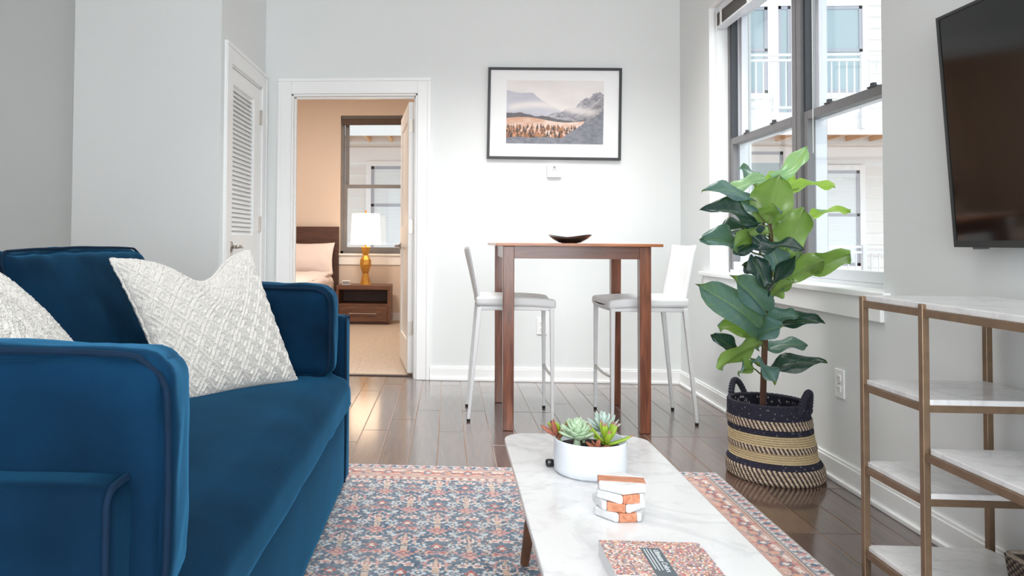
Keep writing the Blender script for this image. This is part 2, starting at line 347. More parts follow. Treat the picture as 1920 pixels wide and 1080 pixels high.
def soft_box(half, r, n=20, bulge=(0, 0, 0), wrinkle=0., seed=0, crown=None):
    """Rounded, bulging cushion shape about the origin; returns verts, faces."""
    V = {}; L = []; F = []
    t = np.linspace(-1, 1, n+1); t = np.sign(t)*(1-(1-np.abs(t))**1.5)
    def vid(i, j, k):
        key = (i, j, k)
        if key not in V:
            p = np.array([t[i], t[j], t[k]]); h = np.array(half); q = p*h; inn = np.clip(q, -(h-r), h-r); d = q-inn; ln = np.linalg.norm(d)
            pos = inn + (d/ln*r if ln > 1e-9 else 0)
            for a in range(3):
                b, c = (a+1) % 3, (a+2) % 3
                wgt = (1-p[b]**2)*(1-p[c]**2)
                if abs(p[a]) > .999: pos[a] += np.sign(p[a])*bulge[a]*max(0, wgt)**.6
            if wrinkle:
                e = 1-max(0, (1-p[0]**2)*(1-p[1]**2)*(1-p[2]**2)) if False else 1
                k3 = int(np.argmax(np.abs(p))); ed = np.max(np.abs(np.delete(p, k3)))
                q2 = Vector(pos)*9+Vector((seed*3, 0, 0)); pu = math.sin(pos[0]*38+pos[1]*31+pos[2]*9+2*mnoise.noise(Vector(pos)*5))
                pos[k3] += np.sign(p[k3])*wrinkle*(.9*mnoise.noise(q2)+.55*pu*max(0, ed-.55)/.45)
                nv = mnoise.noise(Vector(pos)*7+Vector((seed, seed*2, 0)))*.7+mnoise.noise(Vector(pos)*17+Vector((seed, 3, 0)))*.3
                pos = pos*(1+0) + (d/ln if ln > 1e-9 else np.zeros(3))*nv*wrinkle
            V[key] = len(L); L.append(pos)
        return V[key]
    for a in range(3):
        b, c = (a+1) % 3, (a+2) % 3
        for s in (0, n):
            for i in range(n):
                for j in range(n):
                    q = []
                    for di, dj in ((0, 0), (1, 0), (1, 1), (0, 1)):
                        k = [0, 0, 0]; k[a] = s; k[b] = i+di; k[c] = j+dj; q.append(vid(*k))
                    F.append(tuple(q) if s == n else tuple(q[::-1]))
    return np.array(L), F
def xf(V, M): return [M @ Vector(v) for v in V]
def frame_m(origin, ex, ey, ez):
    return Matrix(((ex[0], ey[0], ez[0], origin[0]), (ex[1], ey[1], ez[1], origin[1]), (ex[2], ey[2], ez[2], origin[2]), (0, 0, 0, 1)))

# ------------------------------------------------------------------ room shell
XR, YB, XL, ZC = 1.645, 5.545, -1.363, 3.0
WT = .13
# floor: underlay slab and individual boards
fl = struct(MB().box((-5.2, -1.9, -.08), (1.95, 5.68, -.0020)).build('floor', joint_m))
PW = .1335; x_edges = -.0505
plank_cache = {}
def plank(x0, y0, ln):
    key = round(ln, 3)
    if key not in plank_cache:
        g = .0012; m = MB(); w2, l2 = PW/2-g, key/2-g; c = .0022
        m.add([(-w2, -l2, 0), (w2, -l2, 0), (w2, l2, 0), (-w2, l2, 0), (-w2, -l2, .008-c*.6), (w2, -l2, .008-c*.6), (w2, l2, .008-c*.6), (-w2, l2, .008-c*.6),
               (-w2+c, -l2+c, .008), (w2-c, -l2+c, .008), (w2-c, l2-c, .008), (-w2+c, l2-c, .008)],
              [(0, 3, 2, 1), (0, 1, 5, 4), (1, 2, 6, 5), (2, 3, 7, 6), (3, 0, 4, 7), (4, 5, 9, 8), (5, 6, 10, 9), (6, 7, 11, 10), (7, 4, 8, 11), (8, 9, 10, 11)])
        plank_cache[key] = m.build('plank', floor_m, fl, local=True); o = plank_cache[key]
    else: o = part('plank', plank_cache[key], fl, (0, 0, 0))
    o.location = (x0+PW/2, y0+ln/2, -.008+random.uniform(-.0003, .0003))
rows = range(-20, 13)
for k in rows:
    x0 = x_edges+k*PW
    y = -1.7-random.choice((0, .25, .5, .75, 1.0)); end = YB-.002 if (x0 < -1.17 or x0 > -.25) else 5.665
    if x0+PW > 1.70: continue
    if k == 9: y = 2.75-1.3*4
    if k == 8: y = 4.035-1.3*5
    while y < end-.02:
        ln = min(1.3, end-y)
        if y+ln > -1.6:
            ys = max(y, -1.7); plank(x0, ys, round(y+ln-ys, 3))
        y += ln
def wall(name, boxes, m=None):
    b = MB()
    for a, c in boxes: b.box(a, c)
    return struct(b.build(name, m or wall_m))
DX0, DX1, DH = -1.165, -.235, 2.08     # bedroom doorway
wall('wall_back', [((XL-.1, YB, 0), (DX0, YB+WT-.01, ZC)), ((DX1, YB, 0), (2.0, YB+WT-.01, ZC)), ((DX0, YB, DH), (DX1, YB+WT-.01, ZC))])
WY0, WY1, WZ0, WZ1 = 3.0, 4.935, .815, 2.50
wall('wall_right', [((XR, -1.8, 0), (XR+.26, WY0, ZC)), ((XR, WY1, 0), (XR+.26, YB, ZC)), ((XR, WY0, 0), (XR+.26, WY1, WZ0)), ((XR, WY0, WZ1), (XR+.26, WY1, ZC))])
CY0, CY1, CH = 4.635, 5.415, 2.10      # closet doorway on the left wall
wall('wall_left', [((XL-.11, 4.45, 0), (XL, CY0, ZC)), ((XL-.11, CY1, 0), (XL, YB, ZC)), ((XL-.11, CY0, CH), (XL, CY1, ZC))])
wall('wall_closet', [((-2.266, 4.45, 0), (XL-.11, 4.56, ZC)), ((-2.266, 4.56, 0), (-2.15, YB, ZC))])
wall('wall_hall', [((-5.1, YB, 0), (-2.266, YB+.1, ZC)), ((-5.2, -1.8, 0), (-5.1, YB+.1, ZC))])
wall('wall_front', [((-5.1, -1.93, 0), (-1.7, -1.8, ZC)), ((1.85, -1.93, 0), (XR+.26, -1.8, ZC)), ((-1.7, -1.93, 2.75), (1.85, -1.8, ZC)), ((-1.7, -1.93, 0), (1.85, -1.8, .25))])
struct(MB().box((-5.2, -1.93, ZC), (XR+.3, YB+.06, ZC+.1)).build('ceiling', ceil_m))
# bedroom shell
BY = 9.62
wall('wall_bedroom_left', [((-3.4, YB+WT, 0), (-3.28, BY, ZC+.1))], bed_wall_m)
wall('wall_bedroom_right', [((.5, YB+WT, 0), (.62, BY, ZC+.1))], bed_wall_m)
BX0, BX1, BZ0, BZ1 = -1.385, -.30, .84, 2.595
wall('wall_bedroom_back', [((-3.4, BY, 0), (BX0, BY+.2, ZC+.1)), ((BX1, BY, 0), (.62, BY+.2, ZC+.1)), ((BX0, BY, 0), (BX1, BY+.2, BZ0)), ((BX0, BY, BZ1), (BX1, BY+.2, ZC+.1))], bed_wall_m)
wall('wall_bedroom_front', [((-3.4, YB+WT-.01, 0), (DX0-.1, YB+WT, ZC)), ((DX1+.1, YB+WT-.01, 0), (.62, YB+WT, ZC))], bed_wall_m)
struct(MB().box((-3.4, YB+WT-.01, ZC+.1), (.62, BY+.2, ZC+.2)).build('ceiling_bedroom', ceil_m))
struct(MB().box((-3.4, 5.68, -.08), (.62, BY, .004)).build('floor_bedroom', carpet_m))
struct(MB().box((DX0, 5.655, -.002), (DX1, 5.70, .008)).build('trim_6', thresh_m, bevel=.004))

# baseboards: board with a cap and a shoe strip
def baseboard(name, pts):
    b = MB()
    for (x0, y0), (x1, y1), (nx, ny) in pts:
        for d, z0, z1 in ((.014, 0, .088), (.009, .088, .100), (.026, 0, .018)):
            b.box((x0, y0, z0), (x1+nx*d, y1+ny*d, z1))
    return struct(b.build(name, trim_m, bevel=.003))
baseboard('baseboard_back', [((DX1+.099, YB), (XR, YB), (0, -1)), ((XL, YB), (DX0-.099, YB), (0, -1))])
baseboard('baseboard_right', [((XR, -1.8), (XR, YB), (-1, 0))])
baseboard('baseboard_left', [((-2.266, 4.45), (XL+.0, 4.45), (0, -1))])
baseboard('baseboard_bedroom', [((-3.28, BY), (.5, BY), (0, -1))])

# doorway casing (bedroom) with jamb lining and stop
b = MB()
for x0, x1, z0, z1 in ((DX0-.10, DX0, 0, DH+.115), (DX1, DX1+.097, 0, DH+.115), (DX0, DX1, DH, DH+.115)):
    b.box((x0, YB-.018, z0), (x1, YB, z1))
for x0, x1 in ((DX0-.10, DX0-.075), (DX1+.072, DX1+.097)): b.box((x0, YB-.026, 0), (x1, YB-.018, DH+.089))
b.box((DX0-.10, YB-.026, DH+.09), (DX1+.097, YB-.018, DH+.115))
struct(b.build('trim_1', trim_m, bevel=.004))
b = MB(); b.box((DX0, YB, 0), (DX0+.014, YB+WT, DH)); b.box((DX1-.014, YB, 0), (DX1, YB+WT, DH)); b.box((DX0, YB, DH-.014), (DX1, YB+WT, DH))
b.box((DX0+.014, YB+.05, 0), (DX0+.026, YB+.085, DH-.014)); b.box((DX1-.026, YB+.05, 0), (DX1-.014, YB+.085, DH-.014)); b.box((DX0+.014, YB+.05, DH-.026), (DX1-.014, YB+.085, DH-.014))
struct(b.build('trim_2', trim_m, bevel=.002))
# closet casing
b = MB()
for y0, y1, z0, z1 in ((CY0-.125, CY0, 0, CH+.115), (CY1, CY1+.115, 0, CH+.115), (CY0, CY1, CH, CH+.115)):
    b.box((XL, y0, z0), (XL+.016, y1, z1))
for y0, y1 in ((CY0-.125, CY0-.10), (CY1+.09, CY1+.115)): b.box((XL+.016, y0, 0), (XL+.024, y1, CH+.089))
b.box((XL+.016, CY0-.125, CH+.09), (XL+.024, CY1+.115, CH+.115))
struct(b.build('trim_3', trim_m, bevel=.004))
b = MB(); b.box((XL-.11, CY0, 0), (XL, CY0+.012, CH)); b.box((XL-.11, CY1-.012, 0), (XL, CY1, CH)); b.box((XL-.11, CY0, CH-.012), (XL, CY1, CH))
struct(b.build('trim_4', trim_m))

# louvred closet door: stiles, rails, 32 slats, lower panel, lever, hinges
d1 = bpy.data.objects.new('door_1', None); COL.objects.link(d1); d1.location = (XL, (CY0+CY1)/2, 0); struct(d1)
b = MB(); a0, a1 = CY0+.016, CY1-.016; xd0, xd1 = XL-.040, XL-.003
LZ0, LZ1, ly0, ly1 = 1.035, 1.985, 4.725, 5.245
b.box((xd0, a0, .012), (xd1, ly0, CH-.016)); b.box((xd0, ly1, .012), (xd1, a1, CH-.016))
b.box((xd0, ly0, LZ1), (xd1, ly1, CH-.016)); b.box((xd0, ly0, .905), (xd1, ly1, LZ0)); b.box((xd0, ly0, .012), (xd1, ly1, .22))
b.build('door_leaf', trim_m, d1, bevel=.003)
MB().box((xd0+.006, ly0, .22), (xd1-.010, ly1, .905)).build('panel', trim_m, d1)
nsl = 32; p0 = None; sp = (LZ1-LZ0)/nsl
for i in range(nsl):
    z = LZ0+sp*(i+.5)
    if p0 is None:
        m = MB(); l2 = (ly1-ly0)/2+.004; hx, hz, t = .009, .0175, .0030
        m.hexa([(-hx, -l2, hz-t), (hx, -l2, -hz-t*.3), (hx, l2, -hz-t*.3), (-hx, l2, hz-t), (-hx, -l2, hz+t), (hx, -l2, -hz+t), (hx, l2, -hz+t), (-hx, l2, hz+t)])
        p0 = m.build('slat', trim_m, d1, local=True); o = p0
    else: o = part('slat', p0, d1, (0, 0, 0))
    o.location = ((xd0+xd1)/2-XL, (ly0+ly1)/2-(CY0+CY1)/2, z)
MB().box((xd0-.010, CY0+.02, .02), (xd0-.001, CY1-.02, CH-.02)).build('backing', trim_m, d1)
def lever(parent, pos, outx, along):
    m = MB(); n = 20
    ring = [Vector((pos[0]+outx*.0, pos[1]+.026*math.cos(a), pos[2]+.034*math.sin(a))) for a in [2*math.pi*k/n for k in range(n)]]
    m.add([p for p in ring]+[p+Vector((outx*.010, 0, 0)) for p in ring], [tuple(range(n))[::-1], tuple(range(n, 2*n))]+[(i, (i+1) % n, n+(i+1) % n, n+i) for i in range(n)])
    m.tube([(pos[0]+outx*.008, pos[1], pos[2]), (pos[0]+outx*.045, pos[1], pos[2])], .010, 10)
    m.tube([(pos[0]+outx*.045, pos[1]-along*.012, pos[2]), (pos[0]+outx*.048, pos[1]+along*.05, pos[2]+.003), (pos[0]+outx*.044, pos[1]+along*.11, pos[2]-.004)], [.011, .010, .008], 10)
    return m.build('door_handle', nickel_m, parent, smooth=True)
tag(lever(d1, (XL-.003, 4.70, .957), 1, 1), 'satin nickel lever handle')
def hinge(parent, p, sx=.008, sy=.012, h=.1):
    m = MB().box((p[0]-sx, p[1]-sy, p[2]-h/2), (p[0]+sx, p[1]+sy, p[2]+h/2)); m.tube([(p[0]+sx, p[1], p[2]-h/2-.004), (p[0]+sx, p[1], p[2]+h/2+.004)], .006, 8)
    return m.build('hinge', nickel_m, parent)
for z in (1.883, 1.118, .25): hinge(d1, (XL+.0, CY1-.014, z))

# bedroom door, swung into the bedroom
d2 = bpy.data.objects.new('door_2', None); COL.objects.link(d2); struct(d2); d2.location = (-.262, 5.692, 0); d2.rotation_euler = (0, 0, math.radians(97.5))
b = MB(); DL, DT = .86, .045
zz = (.02, .25, .95, 1.12, 1.92, 2.045); xx = (0, .12, DL-.12, DL)
b.box((0, 0, zz[0]), (xx[1], DT, zz[5])); b.box((xx[2], 0, zz[0]), (DL, DT, zz[5]))
for z0, z1 in ((zz[0], zz[1]), (zz[2], zz[3]), (zz[4], zz[5])): b.box((xx[1], 0, z0), (xx[2], DT, z1))
b.build('door_leaf', trim_m, d2, local=True, bevel=.003)
for z0, z1 in ((zz[1], zz[2]), (zz[3], zz[4])):
    MB().box((xx[1], .012, z0), (xx[2], DT-.012, z1)).build('panel', trim_m, d2, local=True)
for z in (1.866, 1.109, .354):
    MB().box((-.004, .006, z-.05), (.001, DT-.006, z+.05)).tube([(-.004, -.004, z-.055), (-.004, -.004, z+.055)], .008, 8).build('hinge', nickel_m, d2, local=True)
m = MB()
for s, y in ((1, DT), (-1, 0)):
    m.tube([(DL-.07, y, .961), (DL-.07, y+s*.012, .961)], .03, 16); m.tube([(DL-.07, y+s*.012, .961), (DL-.07, y+s*.04, .961)], .011, 10)
    m.tube([(DL-.06, y+s*.045, .961), (DL-.17, y+s*.045, .961)], .010, 10)
m.build('door_handle', nickel_m, d2, local=True, smooth=True)

# ------------------------------------------------------------------ windows
def sash(parent, ax, lo, hi, z0, z1, depth0, depth1, st, rb, rt_, m, low=None):
    """A framed pane; ax='y' for the right wall (depth along x), 'x' for the bedroom."""
    def B(b, u0, u1, d0, d1, za, zb):
        if ax == 'y': b.box((d0, u0, za), (d1, u1, zb))
        else: b.box((u0, d0, za), (u1, d1, zb))
    b = MB(); B(b, lo, lo+st, depth0, depth1, z0, z1); B(b, hi-st, hi, depth0, depth1, z0, z1)
    B(b, lo+st, hi-st, depth0, depth1, z1-rt_, z1)
    if not low: B(b, lo+st, hi-st, depth0, depth1, z0, z0+rb)
    s = b.build('sash', m, parent, bevel=.002)
    if low: b = MB(); B(b, lo+st, hi-st, depth0, depth1, z0, z0+rb); b.build('bottom_rail', low, s, bevel=.003)
    b = MB(); dm = (depth0+depth1)/2; B(b, lo+st-.004, hi-st+.004, dm-.002, dm+.002, z0+rb-.004, z1-rt_+.004); b.build('pane', glass_m, s)
    return s
w1 = bpy.data.objects.new('window_1', None); COL.objects.link(w1); struct(w1); w1.location = (XR, (WY0+WY1)/2, WZ0)
FX0, FX1 = XR+.115, XR+.235
MY = (WY0+WY1)/2-.01; ZM = 1.635
b = MB()
b.box((FX0, WY0, WZ0+.0), (FX1, WY0+.03, WZ1)); b.box((FX0, WY1-.03, WZ0), (FX1, WY1, WZ1)); b.box((FX0, WY0+.03, WZ1-.035), (FX1, WY1-.03, WZ1))
MB().box((FX0, WY0+.03, WZ0), (FX1, WY1-.03, WZ0+.022)).build('sill_track', vinyl_m, w1)
b.build('window_frame', darkwin_m, w1, bevel=.002)
MB().box((FX0-.012, MY-.045, WZ0+.022), (FX1, MY+.045, WZ1-.035)).box((FX0-.016, MY-.004, WZ0+.022), (FX0-.012, MY+.004, WZ1-.035)).build('mullion', darkwin_m, w1, bevel=.002)
for lo, hi in ((WY0+.03, MY-.045), (MY+.045, WY1-.03)):
    # vinyl jamb liners with dark track
    b = MB()
    for u0, u1 in ((lo, lo+.016), (hi-.016, hi)): b.box((FX0+.045, u0, ZM), (FX1-.01, u1, WZ1-.035)); b.box((FX0+.055, u0, WZ0+.022), (FX1-.01, u1, ZM))
    b.build('jamb_liner', vinyl_m, w1)
    b = MB()
    for u0, u1 in ((lo+.0, lo+.022), (hi-.022, hi)): b.box((FX0+.006, u0, ZM+.02), (FX0+.044, u1, WZ1-.035))
    b.build('sash_track', darkwin2_m, w1)
    sl = sash(w1, 'y', lo+.004, hi-.004, WZ0+.022, ZM+.022, FX0+.004, FX0+.044, .036, .05, .042, darkwin_m, vinyl_m)
    su = sash(w1, 'y', lo+.018, hi-.018, ZM-.02, WZ1-.035, FX0+.056, FX0+.096, .036, .042, .04, vinyl_m)
    for f in (.3, .72):
        yy = lo+(hi-lo)*f; MB().box((FX0+.0, yy-.03, ZM+.022), (FX0+.03, yy+.03, ZM+.028)).box((FX0+.004, yy-.008, ZM+.028), (FX0+.02, yy+.012, ZM+.042)).build('sash_lock', darkwin2_m, sl)
# reveal lining, stool and apron
b = MB(); b.box((XR-.003, WY0-.0, WZ0-.022), (FX0+.004, WY1, WZ0+.003)); 
b.box((XR-.032, WY0-.05, WZ0-.022), (XR-.003, WY1+.13, WZ0+.003)); b.build('sill', trim_m, w1, bevel=.004)
MB().box((XR-.016, WY0-.0, WZ0-.112), (XR+.0, WY1+.08, WZ0-.022)).build('apron', trim_m, w1, bevel=.003)
b = MB(); b.box((XR+.001, WY1-.004, WZ0), (FX0, WY1, WZ1)); b.box((XR+.001, WY0, WZ0), (FX0, WY0+.004, WZ1)); b.box((XR+.001, WY0+.004, WZ1-.004), (FX0, WY1-.004, WZ1)); b.build('reveal', trim_m, w1)
# raised venetian blind in the reveal
bl = thing('venetian_blind', (XR+.06, MY, WZ1-.02), 'grey venetian blind drawn up at the top of the big window', 'blind')
MB().box((XR+.035, WY0+.02, WZ1-.05), (XR+.095, WY1-.02, WZ1-.006)).build('head_rail', vinyl_m, bl, bevel=.003)
b = MB()
for i in range(11): b.box((XR+.038+.001*(i % 2), WY0+.03, WZ1-.056-i*.0068), (XR+.090, WY1-.03, WZ1-.052-i*.0068))
tag(b.build('slat_stack', blind_m, bl), kind='stuff')
MB().box((XR+.036, WY0+.03, WZ1-.146), (XR+.092, WY1-.03, WZ1-.130)).build('bottom_rail', vinyl_m, bl, bevel=.003)
for yy in (WY1-.12, WY1-.55, MY-.2, WY0+.3): MB().box((XR+.030, yy-.012, WZ1-.148), (XR+.035, yy+.012, WZ1-.03)).build('ladder_tape', cord_m, bl)
MB().tube([(XR+.03, WY1-.05, WZ1-.03), (XR+.028, WY1-.05, WZ1-.85)], .004, 6).build('tilt_wand', cord_m, bl)
MB().tube([(XR+.03, 3.62, WZ1-.03), (XR+.03, 3.62, 1.42)], .002, 5).build('cord', cord_m, bl)

w2_ = bpy.data.objects.new('window_2', None); COL.objects.link(w2_); struct(w2_); w2_.location = (-.84, BY, BZ0)
b = MB(); b.box((BX0, BY+.06, BZ0), (BX0+.035, BY+.16, BZ1)); b.box((BX1-.035, BY+.06, BZ0), (BX1, BY+.16, BZ1)); b.box((BX0, BY+.06, BZ1-.035), (BX1, BY+.16, BZ1)); b.box((BX0, BY+.06, BZ0), (BX1, BY+.16, BZ0+.03)); b.build('window_frame', darkwin_m, w2_)
sash(w2_, 'x', BX0+.035, BX1-.035, BZ0+.03, 1.72, BY+.065, BY+.10, .045, .05, .045, darkwin_m)
sash(w2_, 'x', BX0+.045, BX1-.045, 1.68, BZ1-.035, BY+.11, BY+.145, .05, .04, .04, darkwin_m)
MB().box((BX0-.06, BY-.04, BZ0-.025), (BX1+.06, BY+.06, BZ0)).build('sill', trim_m, w2_, bevel=.004)
MB().box((BX0-.03, BY-.016, BZ0-.14), (BX1+.03, BY, BZ0-.025)).build('apron', trim_m, w2_, bevel=.003)
bl2 = thing('venetian_blind', (-.84, BY+.03, BZ1), 'dark blind gathered up at the top of the bedroom window', 'blind')
MB().box((BX0+.01, BY+.005, BZ1-.04), (BX1-.01, BY+.055, BZ1-.004)).build('head_rail', blind_m, bl2)
tag(MB().box((BX0+.015, BY+.008, BZ1-.115), (BX1-.015, BY+.052, BZ1-.042)).build('slat_stack', mat('bedroom_blind', rgb(88, 70, 60), .6), bl2), kind='stuff')

# ------------------------------------------------------------------ building across the courtyard
FY, RY = 13.8, 12.3
apt = thing('apartment_building', (3, FY, -3), 'pale clapboard apartment block with balconies across the courtyard', 'building')
MB().box((-7, FY+.02, -3), (12.5, FY+.3, 8.2)).build('wall', siding_m, apt)
sb = MB().hexa([(-9.75, -.016, 0), (9.75, -.016, 0), (9.75, .02, 0), (-9.75, .02, 0), (-9.75, .012, .2), (9.75, .012, .2), (9.75, .02, .2), (-9.75, .02, .2)]).build('siding_board', siding_m, apt, local=True)
for i in range(56):
    o = sb if i == 0 else part('siding_board', sb, apt, (0, 0, 0)); o.location = (-.25, 0, i*.2)
def ext_window(x0, x1, z0, z1, zm=None, blind=False, trim=.09):
    t = MB(); y = FY-.055
    for a in ((x0-trim, x0, z0-trim, z1+trim), (x1, x1+trim, z0-trim, z1+trim), (x0, x1, z1, z1+trim), (x0, x1, z0-trim, z0)): t.box((a[0], y, a[2]), (a[1], FY+.02, a[3]))
    f = t.build('window', ext_trim_m, apt)
    t = MB(); q = .055; y = FY-.042
    for a in ((x0, x0+q, z0, z1), (x1-q, x1, z0, z1), (x0, x1, z1-q, z1), (x0, x1, z0, z0+q)) + (((x0, x1, zm-.025, zm+.025),) if zm else ()): t.box((a[0], y, a[2]), (a[1], FY+.02, a[3]))
    t.build('window_frame', ext_frame_m, f)
    MB().box((x0+q, FY-.028, z0+q), (x1-q, FY+.015, z1-q)).build('pane', ext_blind_m if blind else ext_glass_m, f)
ext_window(6.15, 7.15, .62, 2.29, 1.51, True)
ext_window(6.15, 7.22, 3.65, 5.19, 4.40)
ext_window(4.75, 5.60, 3.65, 5.19, 4.42)
ext_window(5.78, 6.0, 3.16, 5.2, None)
ext_window(5.15, 5.85, .75, 2.62, 1.7)
ext_window(-1.42, -.55, .62, 2.36, 1.65, True)
ext_window(8.4, 9.4, .62, 2.29, 1.51, True); ext_window(8.4, 9.4, 3.65, 5.19, 4.4)
MB().box((-7, FY-.035, 2.42), (12.5, FY+.02, 2.70)).build('frieze_board', ext_trim_m, apt)
for zt in (3.06, .06):
    MB().box((-7, RY, zt-.06), (12.5, FY+.02, zt)).build('deck', ext_trim_m, apt)
    MB().box((-7, RY-.04, zt-.35), (12.5, RY, zt)).build('fascia', ext_trim_m, apt)
    js = MB().box((-.022, 0, 0), (.022, FY-RY, .2)).build('joist', joist_m, apt, local=True)
    js.location = (-10+.35, RY-FY, zt-.26+3)
    for i in range(1, 48): part('joist', js, apt, (-9.65+i*.4, RY-FY, zt-.26+3))
    MB().box((-7, RY+.02, zt-.075), (12.5, FY, zt-.062)).build('deck_underside', joist_m, apt)
rk = 0
for x0, x1, zb, lab in ((3.6, 9.0, 3.06, 'upper white balcony railing outside the big window'), (3.6, 9.0, .06, 'lower white balcony railing outside the big window'),
                        (-3.0, 1.2, .06, 'white balcony railing seen low through the bedroom window'), (-3.0, 1.2, 3.06, 'upper balcony railing above the bedroom window view')):
    rl = thing('balcony_railing', ((x0+x1)/2, RY-.06, zb), lab, 'railing')
    for z in (zb+.90, zb+.815, zb+.07): MB().box((x0, RY-.085, z-.018), (x1, RY-.045, z+.018)).build('rail', rail_m, rl)
    n = int((x1-x0)/.115); b0 = None
    for i in range(n):
        xx_ = x0+.05+i*.115-(x0+x1)/2
        if b0 is None: b0 = MB().box((-.009, -.009, .07), (.009, .009, .815)).build('baluster', rail_m, rl, local=True); b0.location = (xx_, 0, 0)
        else: part('baluster', b0, rl, (xx_, 0, 0))
    for xp in ([4.6, 6.41, 8.2] if x0 > 0 else [-2.2, -.4]):
        MB().box((xp-.03, RY-.10, zb-.26), (xp+.03, RY-.04, zb+.93)).build('post', rail_m, rl)
struct(MB().box((-3.4, -1.9, ZC+.25), (1.9, 9.8, 9.2)).build('wall_upper_sky_blocker', ext_trim_m))  # unseen upper mass, added to hold sky light off the facade opposite
struct(MB().box((-8, 9.9, -3.1), (14, 14, -3.0)).box((2.0, -4, -3.1), (14, 9.9, -3.0)).build('ground', ground_m))

# ------------------------------------------------------------------ rug
def hash2(i, j, s=0):
    x = np.sin(i*127.1+j*311.7+s*74.7)*43758.5453; return x-np.floor(x)
def vnoise(x, y, s=0):
    xi, yi = np.floor(x), np.floor(y); fx, fy = x-xi, y-yi; fx = fx*fx*(3-2*fx); fy = fy*fy*(3-2*fy)
    a = hash2(xi, yi, s)*(1-fx)+hash2(xi+1, yi, s)*fx; b = hash2(xi, yi+1, s)*(1-fx)+hash2(xi+1, yi+1, s)*fx
    return a*(1-fy)+b*fy
RX0, RX1, RY0, RY1 = -1.22, 1.16, .25, 3.415
gx = np.concatenate([np.arange(RX0, -.52, .02), np.arange(-.52, RX1+.0001, .0032)])
gy = np.concatenate([np.arange(RY0, 2.1, .02), np.arange(2.1, RY1+.0001, .0036)])
Xg, Yg = np.meshgrid(gx, gy, indexing='ij')
def C(r, g, b): return np.array(rgb(r, g, b))
navy, steel, pale, pink, red, beige, cream = C(58, 88, 112), C(86, 116, 138), C(196, 208, 214), C(204, 150, 146), C(178, 92, 84), C(206, 178, 158), C(226, 214, 206)
col = np.zeros(Xg.shape+(3,)); nz = vnoise(Xg*60, Yg*60, 1)
t = np.clip(nz*1.4-.2, 0, 1)[..., None]; col[:] = navy*(1-t)+steel*t
# field: mirrored repeat of flower heads, buds and leaf sprays on curling stems
PX, PY = .2125, .20
row = np.floor((RY1-.2-Yg)/PY); u = ((Xg-.07+np.where(row % 2 == 1, PX/2, 0)) % PX)/PX-.5; v = ((RY1-.2-Yg) % PY)/PY-.5
um = np.abs(u)*PX; vm = v*PY
def blob(cx, cy, rx, ry, c, ang=0., petal=0, pa=.25):
    dx, dy = um-cx, vm-cy; ca, sa = math.cos(ang), math.sin(ang); a, b = (dx*ca+dy*sa)/rx, (-dx*sa+dy*ca)/ry
    r = np.sqrt(a*a+b*b)
    if petal: r = r/(1+pa*np.cos(petal*np.arctan2(b, a)))
    m = (r < 1)
    jit = hash2(np.round(Xg*220), np.round(Yg*200), 3)
    m &= jit > .12
    col[m] = c
rs = random.Random(11)
for k in range(46):   # small sprays
    cx, cy = rs.uniform(0, PX/2), rs.uniform(-PY/2, PY/2); blob(cx, cy, rs.uniform(.005, .011), rs.uniform(.003, .006), rs.choice([pale, pink, beige, cream, cream, pale, steel, red]), rs.uniform(0, 3))
for a in np.linspace(-1, 1, 13): blob(.012+.035*(1-a*a)+.01*math.sin(a*5), a*PY*.48, .006, .009, beige if abs(a) < .5 else pink, a)
blob(.0, 0, .011, PY*.5, beige); 
blob(.0, -.055, .024, .018, cream, 0, 6); blob(0, -.055, .015, .010, red, 0, 6); blob(0, -.055, .007, .005, cream)
blob(.0, .06, .026, .020, pink, 0, 8); blob(0, .06, .014, .011, red, 0, 5); blob(0, .06, .007, .005, cream)
blob(.052, .0, .020, .024, pale, .4, 5); blob(.052, 0, .012, .013, steel); blob(.052, 0, .006, .006, cream)
blob(.086, .05, .020, .015, pink, .3, 6); blob(.086, .05, .009, .007, red)
blob(.084, -.058, .021, .015, cream, -.3, 5); blob(.084, -.058, .012, .008, pink)
blob(PX/2, 0, .015, .022, red, 0, 4, .35); blob(PX/2, 0, .007, .010, cream)
for k in range(34):
    cx, cy = rs.uniform(0, PX/2), rs.uniform(-PY/2, PY/2); blob(cx, cy, rs.uniform(.003, .006), rs.uniform(.003, .005), rs.choice([cream, pale, pink, navy, beige]), rs.uniform(0, 3))
blob(.05, .088, .014, .008, pale, .7); blob(.04, -.09, .014, .008, pale, -.6)
# borders
dE = np.minimum(np.minimum(RX1-Xg, Xg-RX0), np.minimum(RY1-Yg, Yg-RY0)); along = np.where((RX1-Xg == dE) | (Xg-RX0 == dE), Yg, Xg)
def bandmask(a, b): return (dE >= a) & (dE < b)
inb = dE < .212; base = C(186, 144, 136); n2 = vnoise(Xg*90, Yg*90, 5)[..., None]
col[inb] = (base*(1-n2*.5)+beige*n2*.5)[inb]
def bmotif(d0, per, ra, rd, c, off=0., petal=0):
    s = ((along+off) % per)-per/2; dd = dE-d0; a, b = s/ra, dd/rd; r = np.sqrt(a*a+b*b)
    if petal: r = r/(1+.3*np.cos(petal*np.arctan2(b, a)))
    m = inb & (r < 1) & (hash2(np.round(Xg*220), np.round(Yg*200), 9) > .15); col[m] = c
g = bandmask(.0, .055); col[g] = (C(160, 160, 164)*(1-n2*.6)+C(112, 128, 142)*n2*.6)[g]
for o_, c in ((0, pale), (.025, red), (.0125, navy), (.0375, pink)): bmotif(.028, .05, .010, .014, c, o_, 4)
bmotif(.013, .03, .007, .005, cream); bmotif(.045, .03, .007, .005, cream, .015)
bmotif(.112, .17, .036, .036, C(190, 112, 102), 0, 8); bmotif(.112, .17, .022, .022, C(92, 108, 126), 0, 6); bmotif(.112, .17, .010, .010, cream)
